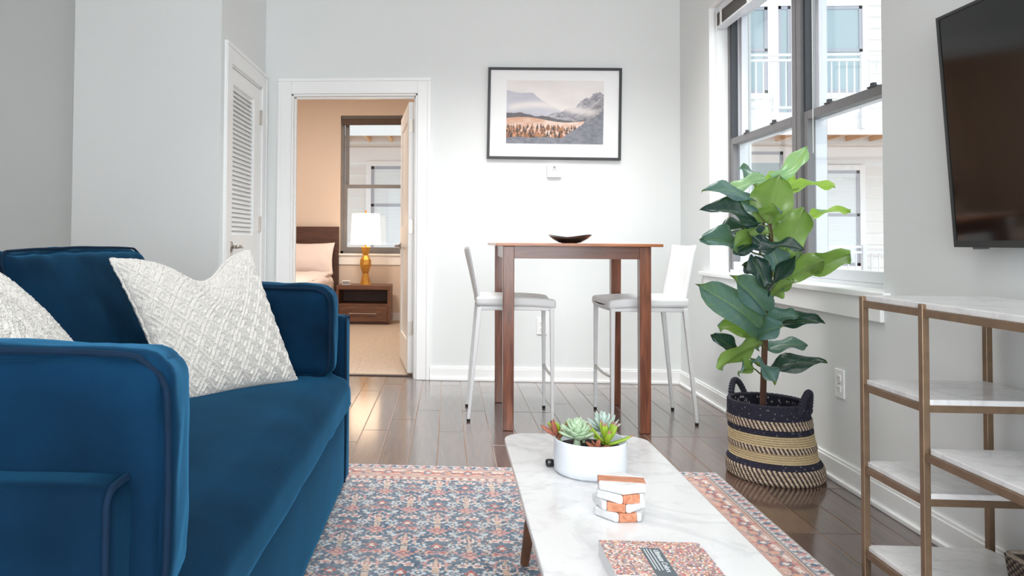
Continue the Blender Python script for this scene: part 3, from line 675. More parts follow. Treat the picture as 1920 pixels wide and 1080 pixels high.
bmotif(.112, .17, .030, .030, C(104, 116, 134), .085, 5); bmotif(.112, .17, .017, .017, C(206, 150, 120), .085, 5)
for o_ in (.03, .055, .115, .14): bmotif(.09, .17, .014, .009, cream, o_); bmotif(.136, .17, .014, .009, C(210, 170, 150), o_+.012); bmotif(.112, .17, .012, .007, C(150, 80, 76), o_+.006)
for a, b, c in ((0, .004, cream), (.055, .059, C(70, 72, 84)), (.059, .066, beige), (.066, .069, C(90, 70, 74)), (.158, .162, C(90, 70, 74)), (.162, .170, cream), (.170, .173, C(110, 80, 82)), (.205, .208, cream), (.208, .212, C(80, 84, 98))):
    col[bandmask(a, b)] = c
bmotif(.188, .036, .011, .012, C(150, 90, 90), 0, 4); bmotif(.188, .036, .010, .010, cream, .018, 4)
wear = vnoise(Xg*9, Yg*9, 2)*.15+vnoise(Xg*150, Yg*220, 6)*.18
col = col*(1-wear[..., None])+C(206, 200, 198)*wear[..., None]
Zg = .006+.0016*vnoise(Xg*140, Yg*140, 8)+np.where(dE < .002, -.005, 0)
rug = grid_obj('area_rug', np.stack([Xg, Yg, Zg], -1), rug_m, None, True, col)
tag(rug, 'blue and red persian style patterned area rug on the dark floor', 'rug')

# ------------------------------------------------------------------ sofa
sofa = thing('sofa', (-.95, 2.04, 0), 'deep blue velvet sofa with loose cushions and corded seams', 'sofa')
SX0, SX1, SY0, SY1 = -1.58, -.413, .905, 3.178
def soft_part(name, c, half, r, m, parent, n=18, bulge=(0, 0, 0), wr=0., ex=(1, 0, 0), ey=(0, 1, 0), ez=(0, 0, 1), seed=0):
    V, F = soft_box(half, r, n, bulge, wr, seed); b = MB(); b.add(xf(V, frame_m(c, ex, ey, ez)), F); return b.build(name, m, parent, smooth=True)
soft_part('base', ((SX0+SX1)/2, (SY0+SY1)/2, .177), ((SX1-SX0)/2-.004, (SY1-SY0)/2-.004, .163), .02, velvet_m, sofa, 14)
def arm(y0, y1, sgn):
    c = ((SX0+SX1)/2, (y0+y1)/2, .357); hf = ((SX1-SX0)/2, (y1-y0)/2, .339)
    o = soft_part('arm', c, hf, .026, velvet_m, sofa, 22, (.004, .003, .003), .002, seed=y0)
    x, e, zt, r = SX1-.003, .010, .692, .024       # cord round the front panel
    ya, yb = y0+e, y1-e
    pts = [(x, ya, z) for z in np.linspace(.03, zt-r, 12)]+[(x, ya+r-r*math.cos(a), zt-r+r*math.sin(a)) for a in np.linspace(.2, 1.5, 6)]
    pts += [(x, yb-r+r*math.cos(a), zt-r+r*math.sin(a)) for a in np.linspace(1.5, .2, 6)]+[(x, yb, z) for z in np.linspace(zt-r, .03, 12)]
    MB().tube(pts, .0045, 8).build('piping', piping_m, o, smooth=True)
arm(SY0, SY0+.115, -1); arm(SY1-.115, SY1, 1)
soft_part('back', (-1.485, 2.04, .36), (.095, 1.02, .35), .03, velvet_m, sofa, 16, (.004, 0, .004))
# bench seat cushion, crowned, front edge rolled over
V, F = soft_box((.46, 1.017, .075), .05, 26, (.012, 0, .022), .004, 3)
V = [Vector((v[0]-.85, v[1]+2.04, v[2]+.403-(.012 if v[0] > .40 else 0))) for v in V]
sc_ = MB().add(V, F).build('seat_cushion', velvet_m, sofa, smooth=True)
MB().tube([(-.392, y, .352) for y in np.linspace(1.04, 3.04, 30)], .006, 8).build('piping', piping_m, sc_, smooth=True)
def piped_cushion(name, origin, ex, ey, ez, half, r, bulge, wr, seed, axis=2, m=velvet_m):
    """Box cushion with corded seams round the two faces normal to local axis z."""
    V, F = soft_box(half, r, 26, bulge, wr, seed); M = frame_m(origin, ex, ey, ez)
    o = MB().add(xf(V, M), F).build(name, m, sofa, smooth=True)
    hx, hy, hz = half
    for s in (-1, 1):
        pts = []
        rr = min(.06, hx*.4, hy*.4)
        for (cx, cy, a0) in ((hx-rr, hy-rr, 0), (-(hx-rr), hy-rr, 90), (-(hx-rr), -(hy-rr), 180), (hx-rr, -(hy-rr), 270)):
            for a in np.linspace(0, 90, 6): q = math.radians(a0+a); pts.append(Vector((cx+rr*math.cos(q)-(.22*r)*math.cos(q), cy+rr*math.sin(q)-(.22*r)*math.sin(q), s*(hz-.24*r))))
        full = []
        for i, p in enumerate(pts):
            q = pts[(i+1) % len(pts)]; d = (q-p).length; k = max(1, int(d/.05))
            for j in range(k):
                t = j/k; P = p.lerp(q, t); ux, uy = P.x/hx, P.y/hy
                ax = bulge[0]*max(0, 1-uy*uy)**.6*(1 if abs(ux) > .93 else 0); ay = bulge[1]*max(0, 1-ux*ux)**.6*(1 if abs(uy) > .93 else 0)
                wv = mnoise.noise(P*6+Vector((seed, 0, 0)))*.006
                full.append(M @ Vector((P.x+math.copysign(ax*.62, P.x)*(1 if abs(ux) > .93 else 0)+wv*.5, P.y+math.copysign(ay*.62, P.y)*(1 if abs(uy) > .93 else 0)+wv*.5, P.z)))
        MB().tube(full, .0046, 8, closed=True).build('piping', piping_m, o, smooth=True)
    return o
X_, Y_, Z_ = (1, 0, 0), (0, 1, 0), (0, 0, 1)
# arm cushions: local z is along world -Y/+Y (thickness), local x along world X, local y up
piped_cushion('arm_cushion', (-.742, 1.112, .662), X_, Z_, (.26, -1, .13), (.345, .174, .128), .04, (.012, .012, .018), .006, 5)
piped_cushion('arm_cushion', (-.79, 2.958, .650), X_, Z_, (0, -1, 0), (.345, .172, .100), .05, (.012, .014, .022), .006, 9)
th = math.radians(22)
ez = (math.cos(th), 0, math.sin(th)); ey2 = (-math.sin(th), 0, math.cos(th))
for cy, sd in ((2.535, 2), (1.535, 4)):
    piped_cushion('back_cushion', (-1.245, cy, .700), (0, -1, 0), ey2, ez, (.494, .255, .10), .055, (.012, .022, .03), .008, sd)

# ------------------------------------------------------------------ knitted throw pillows
def smooth01(x): x = np.clip(x, 0, 1); return x*x*(3-2*x)
def throw_pillow(name, TL, TR, BL, BR, thick, concave, dent, du, label, facing, n=210):
    TL, TR, BL, BR = map(np.array, (TL, TR, BL, BR)); c = (TL+TR+BL+BR)/4
    root = thing(name, (float((BL[0]+BR[0])/2), float((BL[1]+BR[1])/2), float(min(BL[2], BR[2]))), label, 'cushion', None)
    nrm = np.cross(TR-BL, TL-BR); nrm = nrm/np.linalg.norm(nrm)
    if np.dot(nrm, np.array(facing)) < 0: nrm = -nrm
    t = np.linspace(-1, 1, n); t = np.sign(t)*(1-(1-np.abs(t))**1.25)
    U, W = np.meshgrid(t, t, indexing='ij')
    def place(U, W, side):
        u2 = U*(1-concave*(1-W**2)); w2 = W*(1-concave*(1-U**2))
        w2 = w2-dent*np.exp(-((U-du)/.42)**2)*smooth01((W+.25)/1.25)
        a = ((u2+1)/2)[..., None]; b = ((w2+1)/2)[..., None]
        P = (BL*(1-a)+BR*a)*(1-b)+(TL*(1-a)+TR*a)*b
        T = thick*((1-U**2)*(1-W**2)+1e-9)**.42
        T = T*(1-.35*np.exp(-((U-du)/.3)**2)*smooth01((W-.2)/.8))
        T += .012*np.exp(-((U-du-.25*(1-W))/.10)**2)*(1-W**2)*0
        # knitted relief: nested diamonds plus stitch rows
        a1 = U*3.6+W*2.6*1.0; a2 = U*3.6-W*2.6
        d = np.minimum(np.abs(a1-np.round(a1)), np.abs(a2-np.round(a2)))      # distance to the lattice lines
        f1, f2_ = np.abs(a1-np.floor(a1)-.5), np.abs(a2-np.floor(a2)-.5); ring = np.maximum(f1, f2_)
        rel = .5+.5*np.cos(ring*2*math.pi*2*2)
        st = .5+.5*np.sin(U*n*.62)*np.sin(W*n*.55+np.sin(U*60)*.8)
        fade = np.clip((1-np.maximum(np.abs(U), np.abs(W)))*14, 0, 1)
        T2 = T+(.0085*rel+.0022*st-.005)*fade+.0022*(vnoise(U*60, W*60, 4)-.5)
        T2 += .006*np.exp(-((1-np.abs(U))/.12)**2)*np.sin(W*34+U*3)*np.clip(1-np.abs(W), 0, 1)*.6
        return P+nrm*(side*T2)[..., None]
    Pf = place(U, W, 1); Pb = place(U[::-1], W[::-1], -1)
    f = grid_obj('knit_face', Pf, knit_m, root); grid_obj('knit_back', Pb, knit_m, root)
    # looped edge
    E = [Pf[i, 0] for i in range(0, n, 3)]+[Pf[-1, i] for i in range(0, n, 3)]+[Pf[i, -1] for i in range(n-1, -1, -3)]+[Pf[0, i] for i in range(n-1, -1, -3)]
    E2 = []
    for p in E:
        if not E2 or np.linalg.norm(np.array(E2[-1])-p) > .003: E2.append(tuple(p+(np.random.rand(3)-.5)*.003))
    MB().tube(E2, .0055, 6, closed=True).build('edge_seam', knit_m, root, smooth=True)
    return root
throw_pillow('throw_pillow', (-1.110, 2.44, .935), (-.740, 2.80, .962), (-.862, 2.37, .474), (-.556, 2.80, .478), .085, .055, .36, .10,
             'cream diamond knit throw pillow dented in the middle, in the sofa corner', (.7, -.7, .2))
throw_pillow('throw_pillow', (-.92, 1.36, .90), (-1.155, 1.83, .93), (-.70, 1.40, .49), (-.83, 1.98, .485), .075, .055, .04, .0,
             'cream wool throw pillow half hidden behind the near arm cushion', (.7, .7, .2), 140)

# ------------------------------------------------------------------ coffee table and the things on it
ct = thing('coffee_table', (.39, 1.85, 0), 'low coffee table with rounded white marble top and walnut legs', 'table')
b = MB(); tp = rounded_rect(.172, .608, 1.20, 2.435, .075)
b.prism(tp, .382, .40); b.build('tabletop', marble_m, ct, bevel=.004, seg=3)
MB().prism(rounded_rect(.21, .57, 1.28, 2.35, .05), .350, .382).build('apron', walnut_m, ct, bevel=.003)
for fx, fy, tx, ty in ((.236, 2.392, .272, 2.315), (.545, 2.392, .51, 2.315), (.236, 1.25, .272, 1.33), (.545, 1.25, .51, 1.33)):
    MB().tube([(fx, fy, .0115), (tx, ty, .352)], [.0135, .024], 12).build('leg', walnut_m, ct, smooth=False)

pl = thing('succulent_planter', (.371, 2.04, .4), 'round white ceramic planter of succulents at the far end of the coffee table', 'planter')
pc = (.371, 2.038, .4)
MB().lathe([(.084, .0), (.0925, .006), (.0935, .02), (.0935, .086), (.092, .089), (.090, .086), (.088, .06), (0, .06)], pc, 48).build('pot', pot_m, pl, smooth=True)
MB().lathe([(.088, .064), (.06, .070), (.03, .068), (0, .072)], pc, 24).build('soil', soil_m, pl)
def blade(Lx, wd, th_, curl, nl=7, nw=4, tipk=1., keel=.3):
    """Fleshy pointed leaf along +x, rising by curl; closed mesh."""
    V = []; F = []; nr = 8
    for i in range(nl+1):
        s = i/nl; wv = wd*(math.sin(math.pi*min(1, s*.62+.12))**1.1)*(1-s**4)**.7*tipk+.0004; tv = th_*(1-s)**.55*(.5+.5*min(1, s*5+.3))+.0004
        x = Lx*s; z = curl*Lx*s*s
        for k in range(nr):
            a = 2*math.pi*k/nr; V.append((x, wv*math.cos(a), z+tv*math.sin(a)*(1 if math.sin(a) > 0 else 1.3)-(abs(math.cos(a))*-keel*wv)))
    for i in range(nl):
        for k in range(nr): F.append((i*nr+k, i*nr+(k+1) % nr, (i+1)*nr+(k+1) % nr, (i+1)*nr+k))
    F.append(tuple(range(nr))[::-1]); F.append(tuple(range(nl*nr, nl*nr+nr)))
    return V, F
def succulent(c, rad, h, n, m, L0, wd, th_, curl, e0, e1, label, seed, tips=False, tilt=(0, 0)):
    r = random.Random(seed)
    root = MB().tube([(c[0], c[1], c[2]-h*.5), (c[0]+.001, c[1], c[2])], [rad*.25, rad*.12], 8).build('succulent', m, pl)
    root['label'] = label
    root.location = Vector(c)-org(pl)
    for vtx in root.data.vertices: vtx.co -= Vector(c)-org(pl)
    protos = []
    for q in range(3):
        V, F = blade(L0, wd*(1+.1*q), th_, curl*(1+.2*q)); b = MB(); b.add(V, F)
        me = bpy.data.meshes.new('leaf'); me.from_pydata(V, [], F); me.materials.append(m); me.polygons.foreach_set('use_smooth', [True]*len(F)); 
        if tips:
            me.materials.append(tip_m)
            for p in me.polygons:
                if sum(V[i][0] for i in p.vertices)/len(p.vertices) > L0*.86: p.material_index = 1
        protos.append(me)
    Tm = Matrix.Rotation(tilt[0], 4, 'X') @ Matrix.Rotation(tilt[1], 4, 'Y')
    for i in range(n):
        s = i/max(1, n-1); az = i*2.39996+r.uniform(-.1, .1); el = math.radians(e0+(e1-e0)*s+r.uniform(-5, 5)); k = 1-.55*s
        o = bpy.data.objects.new('leaf', protos[i % 3]); COL.objects.link(o); o.parent = root
        M = Tm @ Matrix.Rotation(az, 4, 'Z') @ Matrix.Translation((rad*.10*(1-s), 0, h*s*.55)) @ Matrix.Rotation(-el, 4, 'Y') @ Matrix.Scale(k*r.uniform(.92, 1.08), 4)
        o.matrix_local = M
def SP(dx, dy, z): return (pc[0]+dx, pc[1]+dy, pc[2]+z)
succulent(SP(-.036, -.008, .090), .05, .055, 46, SUC['pale'], .050, .0135, .0055, .25, 2, 84, 'pale green rosette succulent', 1, tilt=(.15, 0))
succulent(SP(.040, .032, .098), .05, .05, 40, SUC['blue'], .050, .009, .004, .3, 5, 86, 'silvery blue rosette succulent', 2)
succulent(SP(.034, -.030, .080), .03, .03, 13, SUC['lime'], .074, .0095, .004, .25, 8, 80, 'spiky lime green succulent with red tips', 3, True)
succulent(SP(-.080, .022, .082), .02, .03, 6, SUC['red'], .062, .0085, .004, .15, 30, 78, 'brick red pointed succulent', 4, tilt=(0, -.45))
succulent(SP(-.074, .040, .080), .02, .03, 5, SUC['lime'], .045, .011, .004, .3, 30, 70, 'small green succulent', 5, tilt=(0, -.3))
succulent(SP(.004, -.062, .074), .02, .02, 6, SUC['red'], .036, .009, .004, .2, 5, 50, 'small red edged succulent at the rim', 6)
succulent(SP(-.012, .030, .078), .02, .03, 9, SUC['pale'], .05, .007, .004, .3, 30, 80, 'small dark tipped succulent', 7, True)
peb = thing('dark_pebble', (.285, 2.09, .4), 'small dark stone on the marble just behind the white planter', 'stone')
V, F = soft_box((.012, .009, .010), .007, 6); MB().add([Vector(v)+Vector((.272, 2.078, .4105)) for v in V], F).build('stone', bowl_m, peb, smooth=True)

# hexagonal marble and wood coasters, stacked askew
def coaster(z, rot, cx, cy, label, R=.058, t=.0190):
    root = thing('coaster', (cx, cy, z), label, 'coaster', 'marble and wood coasters in a stack'); root.rotation_euler = (0, 0, rot)
    H6 = [(R*math.cos(math.radians(60*k+30)), R*math.sin(math.radians(60*k+30))) for k in range(6)]; bw = .019
    def clip(poly, lo, hi):
        for sgn, lim in ((1, lo), (-1, -hi)):
            out = []
            for i in range(len(poly)):
                p, q = poly[i], poly[(i+1) % len(poly)]; a, c = sgn*p[1]-lim, sgn*q[1]-lim
                if a >= 0: out.append(p)
                if a*c < 0: s = a/(a-c); out.append((p[0]+(q[0]-p[0])*s, p[1]+(q[1]-p[1])*s))
            poly = out
        return poly
    for lo, hi, nm, m in ((-1, -bw, 'marble_piece', marble2_m), (bw, 1, 'marble_piece', marble2_m), (-bw, bw, 'wood_band', copper_wood_m)):
        MB().prism(clip(H6, lo, hi), 0, t).build(nm, m, root, local=True, bevel=.0045 if nm != 'wood_band' else .0015)
    return root
cz = .4005
coaster(cz, math.radians(98), .379, 1.728, 'lowest marble and wood hexagon coaster in the stack of four')
coaster(cz+.0193, math.radians(72), .377, 1.732, 'second from the bottom marble and wood coaster in the stack')
coaster(cz+.0386, math.radians(104), .382, 1.730, 'third from the bottom marble and wood coaster, under the top one')
coaster(cz+.0579, math.radians(-8), .383, 1.732, 'topmost marble and wood coaster with its wood band facing up')

bk = thing('book', (.38, 1.427, .4), 'thick book with a mosaic patterned pink cover lying on the marble table', 'book')
bx0, bx1, by0, by1 = .288, .476, 1.345, 1.499
MB().box((bx0+.003, by0+.003, .402), (bx1-.004, by1-.003, .428)).build('pages', book_page_m, bk)
MB().box((bx0, by0, .400), (bx1, by1, .402)).box((bx0+.0005, by0, .400), (bx0+.0025, by1, .4295)).build('cover_board', book_page_m, bk)
Uc, Vc = np.meshgrid(np.linspace(bx0, bx1, 190), np.linspace(by0, by1, 150), indexing='ij')
ci, cj = np.floor(Uc*330+vnoise(Uc*60, Vc*60, 1)*2), np.floor(Vc*260+vnoise(Uc*50, Vc*70, 2)*2); hh = hash2(ci, cj, 1); h2_ = hash2(ci, cj, 2)
pal = np.array([C(214, 168, 156), C(198, 150, 150), C(226, 206, 196), C(176, 134, 110), C(150, 140, 160), C(120, 112, 116), C(222, 190, 160), C(206, 120, 112), C(160, 166, 168), C(236, 226, 220)])
cc = pal[(hh*10).astype(int)]*(.7+.5*h2_[..., None])
grid_obj('cover', np.stack([Uc, Vc, np.full_like(Uc, .4302)], -1), cover_m, bk, False, cc)
MB().box((bx0, by0, .428), (bx1, by1, .4300)).build('cover_board', book_page_m, bk)
lx0, lx1, ly0_, ly1_ = .358, .394, by0+.0005, by1-.034
lb = MB().box((lx0, ly0_, .4303), (lx1, ly1_, .4308)).build('label_panel', label_m, bk)
def text(s, size, loc, rot, m, parent, name='lettering', ax='LEFT'):
    cu = bpy.data.curves.new(name, 'FONT'); cu.body = s; cu.size = size; cu.align_x = ax; cu.extrude = .0002; cu.materials.append(m)
    o = bpy.data.objects.new(name, cu); COL.objects.link(o); o.parent = parent; o.location = Vector(loc)-org(parent); o.rotation_euler = rot
    me = bpy.data.meshes.new_from_object(o.evaluated_get(bpy.context.evaluated_depsgraph_get())); q = bpy.data.objects.new(name, me); COL.objects.link(q); q.parent = parent; q.location = o.location; q.rotation_euler = rot
    bpy.data.objects.remove(o); q.name = name; return q
text('Ultimate Colors', .0145, (lx0+.0215, ly1_-.008, .4309), (0, 0, -math.pi/2), ink_m, lb)
for k, (dx, l0, l1) in enumerate(((.0165, .006, .096), (.0105, .004, .098), (.0055, .006, .092))):
    MB().box((lx0+dx-.0008, ly1_-l1, .4308), (lx0+dx+.0008, ly1_-l0, .4310)).build('text_line', ink_m, lb)

# ------------------------------------------------------------------ bar table, stools, bowl
bt = thing('bar_table', (.676, 4.47, 0), 'tall square cherry wood bar table between the two white stools', 'table')
TX0, TX1, TY0, TY1, TH = .246, 1.112, 4.04, 4.905, .994
b = MB(); b.box((TX0, TY0, TH-.016), (TX1, TY1, TH)); b.build('tabletop', cherry_top_m, bt, bevel=.003)
LX = (.317, 1.032); LYs = (4.118, 4.826); lw = .060
for x in LX:
    for y in LYs: MB().bar((x, y, .001), (x, y, TH-.016), lw-.004, lw).build('leg', cherry_leg_m, bt, bevel=.003)
for y in (LYs[0]-.008, LYs[1]+.008): MB().box((LX[0]+lw/2, y-.011, .912), (LX[1]-lw/2, y+.011, TH-.016)).build('apron', cherry_x_m, bt)
for x in (LX[0]-.008, LX[1]+.008): MB().box((x-.011, LYs[0]+lw/2, .912), (x+.011, LYs[1]-lw/2, TH-.016)).build('apron', cherry_x_m, bt)
bw = thing('bowl', (.69, 4.45, TH), 'shallow black ceramic bowl on top of the bar table', 'bowl')
V = []; F = []; n = 36; prof = [(.0, .004), (.04, .0), (.062, .004), (.098, .022), (.122, .040), (.1215, .043), (.095, .027), (.06, .010), (0, .008)]
for i, (r, z) in enumerate(prof):
    for k in range(n):
        a = 2*math.pi*k/n; wv = (1+.05*math.cos(3*a+.5)); V.append((.69+r*math.cos(a)*wv, 4.45+r*math.sin(a)*wv*.9, TH+.0005+z*(1+.18*math.cos(2*a+.9)*(r/.12))))
for i in range(len(prof)-1):
    for k in range(n): F.append((i*n+k, i*n+(k+1) % n, (i+1)*n+(k+1) % n, (i+1)*n+k))
MB().add(V, F).build('bowl_body', bowl_m, bw, smooth=True)

def make_stool():
    root = thing('bar_stool', (0, 0, 0), '', 'stool', 'white leather bar stools at the bar table')
    # local: +x towards the table, y across, origin midway between the feet; rear feet x=0
    yb = .193
    for s in (-1, 1):
        MB().bar((.0, s*yb, .012), (.060, s*(yb-.006), .635), .017, .027, 0, .017, .027).build('leg', white_metal_m, root, local=True, bevel=.003)
        MB().bar((.463, s*yb, .012), (.460, s*(yb-.004), .635), .016, .025, 0, .016, .025).build('leg', white_metal_m, root, local=True, bevel=.003)
    for x, k in ((0, 0), (.463, 1)):
        for s in (-1, 1): MB().lathe([(.0, .001), (.010, .001), (.010, .013), (0, .013)], (x, s*yb, 0), 10).build('foot_cap', rubber_m, root, local=True)
    MB().tube([(.463, y, .262-.012*(1-(y/yb)**2)) for y in np.linspace(-yb, yb, 9)], .008, 8).build('footrest', nickel_m, root, local=True, smooth=True)
    MB().box((.06, -yb+.0, .618), (.47, yb-.0, .640)).build('seat_frame', white_metal_m, root, local=True, bevel=.004)
    # saddle seat
    V, F = soft_box((.222, .203, .028), .018, 16, (0, 0, .004)); P = []
    for v in V:
        x, y, z = v; dip = .016*(1-(y/.203)**2)*(1 if z > 0 else .2); lift = .018*(abs(y)/.203)**2*(x/.222 < .9); P.append(Vector((x+.262, y, z+.668-dip+.012*(x/.222)**2*(1 if x > 0 else .2)*(-1 if x > 0 else 1))))
    st = MB().add(P, F).build('seat', leather_m, root, local=True, smooth=True)
    e = [(.262+.222*cx, .203*cy, .664) for cx, cy in ((-1, -.9), (1, -.9), (1, .9), (-1, .9))]
    MB().tube([(.475, y, .650) for y in np.linspace(-.19, .19, 8)], .004, 6).build('stitching', white_metal_m, st, local=True, smooth=True)
    # back: leather panel leaning away from the table, slightly curved
    nu, nv = 13, 11; rows_ = []
    V = []; F = []
    for side in (0, 1):
        for i in range(nu):
            u = -1+2*i/(nu-1)
            for j in range(nv):
                v = j/(nv-1); hw = .198-.012*v; xb = .062-.052*v-.010*v*v; xb -= .018*(1-u*u)*(.35+.65*v); th_ = .012*(1-(abs(u))**8)*(1-(2*v-1)**10)+.0035
                V.append((xb+(th_ if side else -th_), u*hw, .655+.335*v-.006*(1-u*u)*v))
    def ix(s, i, j): return s*nu*nv+i*nv+j
    for i in range(nu-1):
        for j in range(nv-1):
            F.append((ix(1, i, j), ix(1, i+1, j), ix(1, i+1, j+1), ix(1, i, j+1))); F.append((ix(0, i, j), ix(0, i, j+1), ix(0, i+1, j+1), ix(0, i+1, j)))
    for i in range(nu-1): F.append((ix(0, i, 0), ix(0, i+1, 0), ix(1, i+1, 0), ix(1, i, 0))); F.append((ix(0, i, nv-1), ix(1, i, nv-1), ix(1, i+1, nv-1), ix(0, i+1, nv-1)))
    for j in range(nv-1): F.append((ix(0, 0, j), ix(1, 0, j), ix(1, 0, j+1), ix(0, 0, j+1))); F.append((ix(0, nu-1, j), ix(0, nu-1, j+1), ix(1, nu-1, j+1), ix(1, nu-1, j)))
    MB().add(V, F).build('backrest', leather_m, root, local=True, smooth=True)
    return root
s1 = make_stool(); s2 = copy_tree(s1)
s1.location = (.112, 4.487, 0); s1['label'] = 'white bar stool on the doorway side of the tall table'
s2.location = (1.353, 4.505, 0); s2.rotation_euler = (0, 0, math.radians(183)); s2['label'] = 'white bar stool on the window side of the tall table'

# ------------------------------------------------------------------ basket with the fiddle leaf fig
bs = thing('woven_basket', (1.415, 3.425, 0), 'black and natural striped woven basket with two loop handles, holding the tall plant', 'basket')
nth, nz_ = 360, 170
thv = np.linspace(0, 2*np.pi, nth, endpoint=False); zv = np.linspace(0, .318, nz_)
TT, ZZ = np.meshgrid(thv, zv, indexing='ij')
rad = np.interp(ZZ, [0, .012, .05, .068, .085, .10, .20, .26, .318], [.184, .191, .190, .187, .177, .171, .166, .163, .157])
black, straw, dark, pale_s = C(40, 40, 54), C(196, 176, 138), C(62, 52, 52), C(208, 188, 164)
bc = np.zeros(TT.shape+(3,)); disp = np.zeros_like(TT)
def sect(z0, z1): return (ZZ >= z0) & (ZZ < z1)
rowh = .0095
rowp = ZZ/rowh; coil = np.abs(np.sin(np.pi*rowp))
tw = np.sin(TT*95+rowp*3.0)
fle = hash2(np.floor(TT*60), np.floor(ZZ*220), 4)
for z0, z1, kind in ((0, .064, 'braid'), (.064, .090, 'black'), (.090, .128, 'straw'), (.128, .155, 'braid'), (.155, .200, 'straw'), (.200, .224, 'black'), (.224, .260, 'braid'), (.260, .32, 'black')):
    m = sect(z0, z1)
    if kind == 'braid':
        ph = TT*62+(ZZ-z0)/.018*np.pi*.9*np.where(np.floor((ZZ-z0)/.021) % 2 == 0, 1, 1); st = np.sin(ph)
        disp[m] = (.0045*np.abs(np.cos(ph/1.))**.6+.002*np.abs(np.sin(np.pi*(ZZ-z0)/.021)))[m]
        bc[m] = np.where(st[..., None] > .05, pale_s*(.8+.3*hash2(np.floor(ph/np.pi), np.floor((ZZ-z0)/.021), 2)[..., None]), dark)[m]
    elif kind == 'straw':
        disp[m] = (.003*coil+.0009*tw)[m]; bc[m] = ((straw*(.78+.4*vnoise(TT*70, ZZ*400, 3)[..., None]))*np.clip(.35+coil*1.1, 0, 1)[..., None])[m]
    else:
        disp[m] = (.003*coil+.001*tw)[m]; bc[m] = np.where(fle[..., None] > .985, C(150, 146, 150), black*(.8+.5*hash2(np.floor(TT*80), np.floor(rowp), 6)[..., None]))[m]
def bpos(r, T_, Z_): return np.stack([1.415-.036*(Z_/.318)+r*np.cos(T_), 3.425-.004*(Z_/.318)+r*np.sin(T_), .001+Z_], -1)
grid_obj('basket_body', bpos(rad+disp, TT, ZZ), rope_m, bs, True, bc, wrap_u=True)
zi = np.linspace(.318, .20, 40); TI, ZI = np.meshgrid(thv, zi, indexing='ij'); ri = np.interp(ZI, [.2, .318], [.150, .147])
ic = np.where((hash2(np.floor(TI*34), np.floor(ZI*110), 4) > .90)[..., None], C(176, 170, 170), black*.9)  # pale flecks painted in as light coming through the weave
grid_obj('lining', bpos(ri+.0025*np.abs(np.sin(np.pi*ZI/rowh)), TI, ZI), rope_m, bs, True, ic, wrap_u=True)
rimp = [tuple(bpos(np.array(.152), np.array(a), np.array(.318))) for a in np.linspace(0, 2*np.pi, 90, endpoint=False)]
rim_m = mat('black_seagrass', rgb(40, 40, 54), .85, bump=.6, bscale=240, var=.3, vscale=120)
MB().tube(rimp, [.0075+.0016*(i % 2) for i in range(90)], 8, closed=True).build('rim', rim_m, bs, smooth=True)
MB().lathe([(0, .205), (.151, .203)], (1.39, 3.422, 0), 40).build('fill', soil_m, bs)
for a_c in (math.radians(118), math.radians(-48)):
    pts = []; rr = []
    for i in range(41):
        q = i/40; a = a_c+(q-.5)*.62; hgt = .262+.052+.062*math.sin(math.pi*q)**.8 if True else 0
        p = bpos(np.array(.160+.012*math.sin(math.pi*q)), np.array(a), np.array(.29)); pts.append((p[0], p[1], .285+.095*math.sin(math.pi*q)**.75)); rr.append(.0115+.0028*(i % 2))
    MB().tube(pts, rr, 10).build('handle', rim_m, bs, smooth=False)

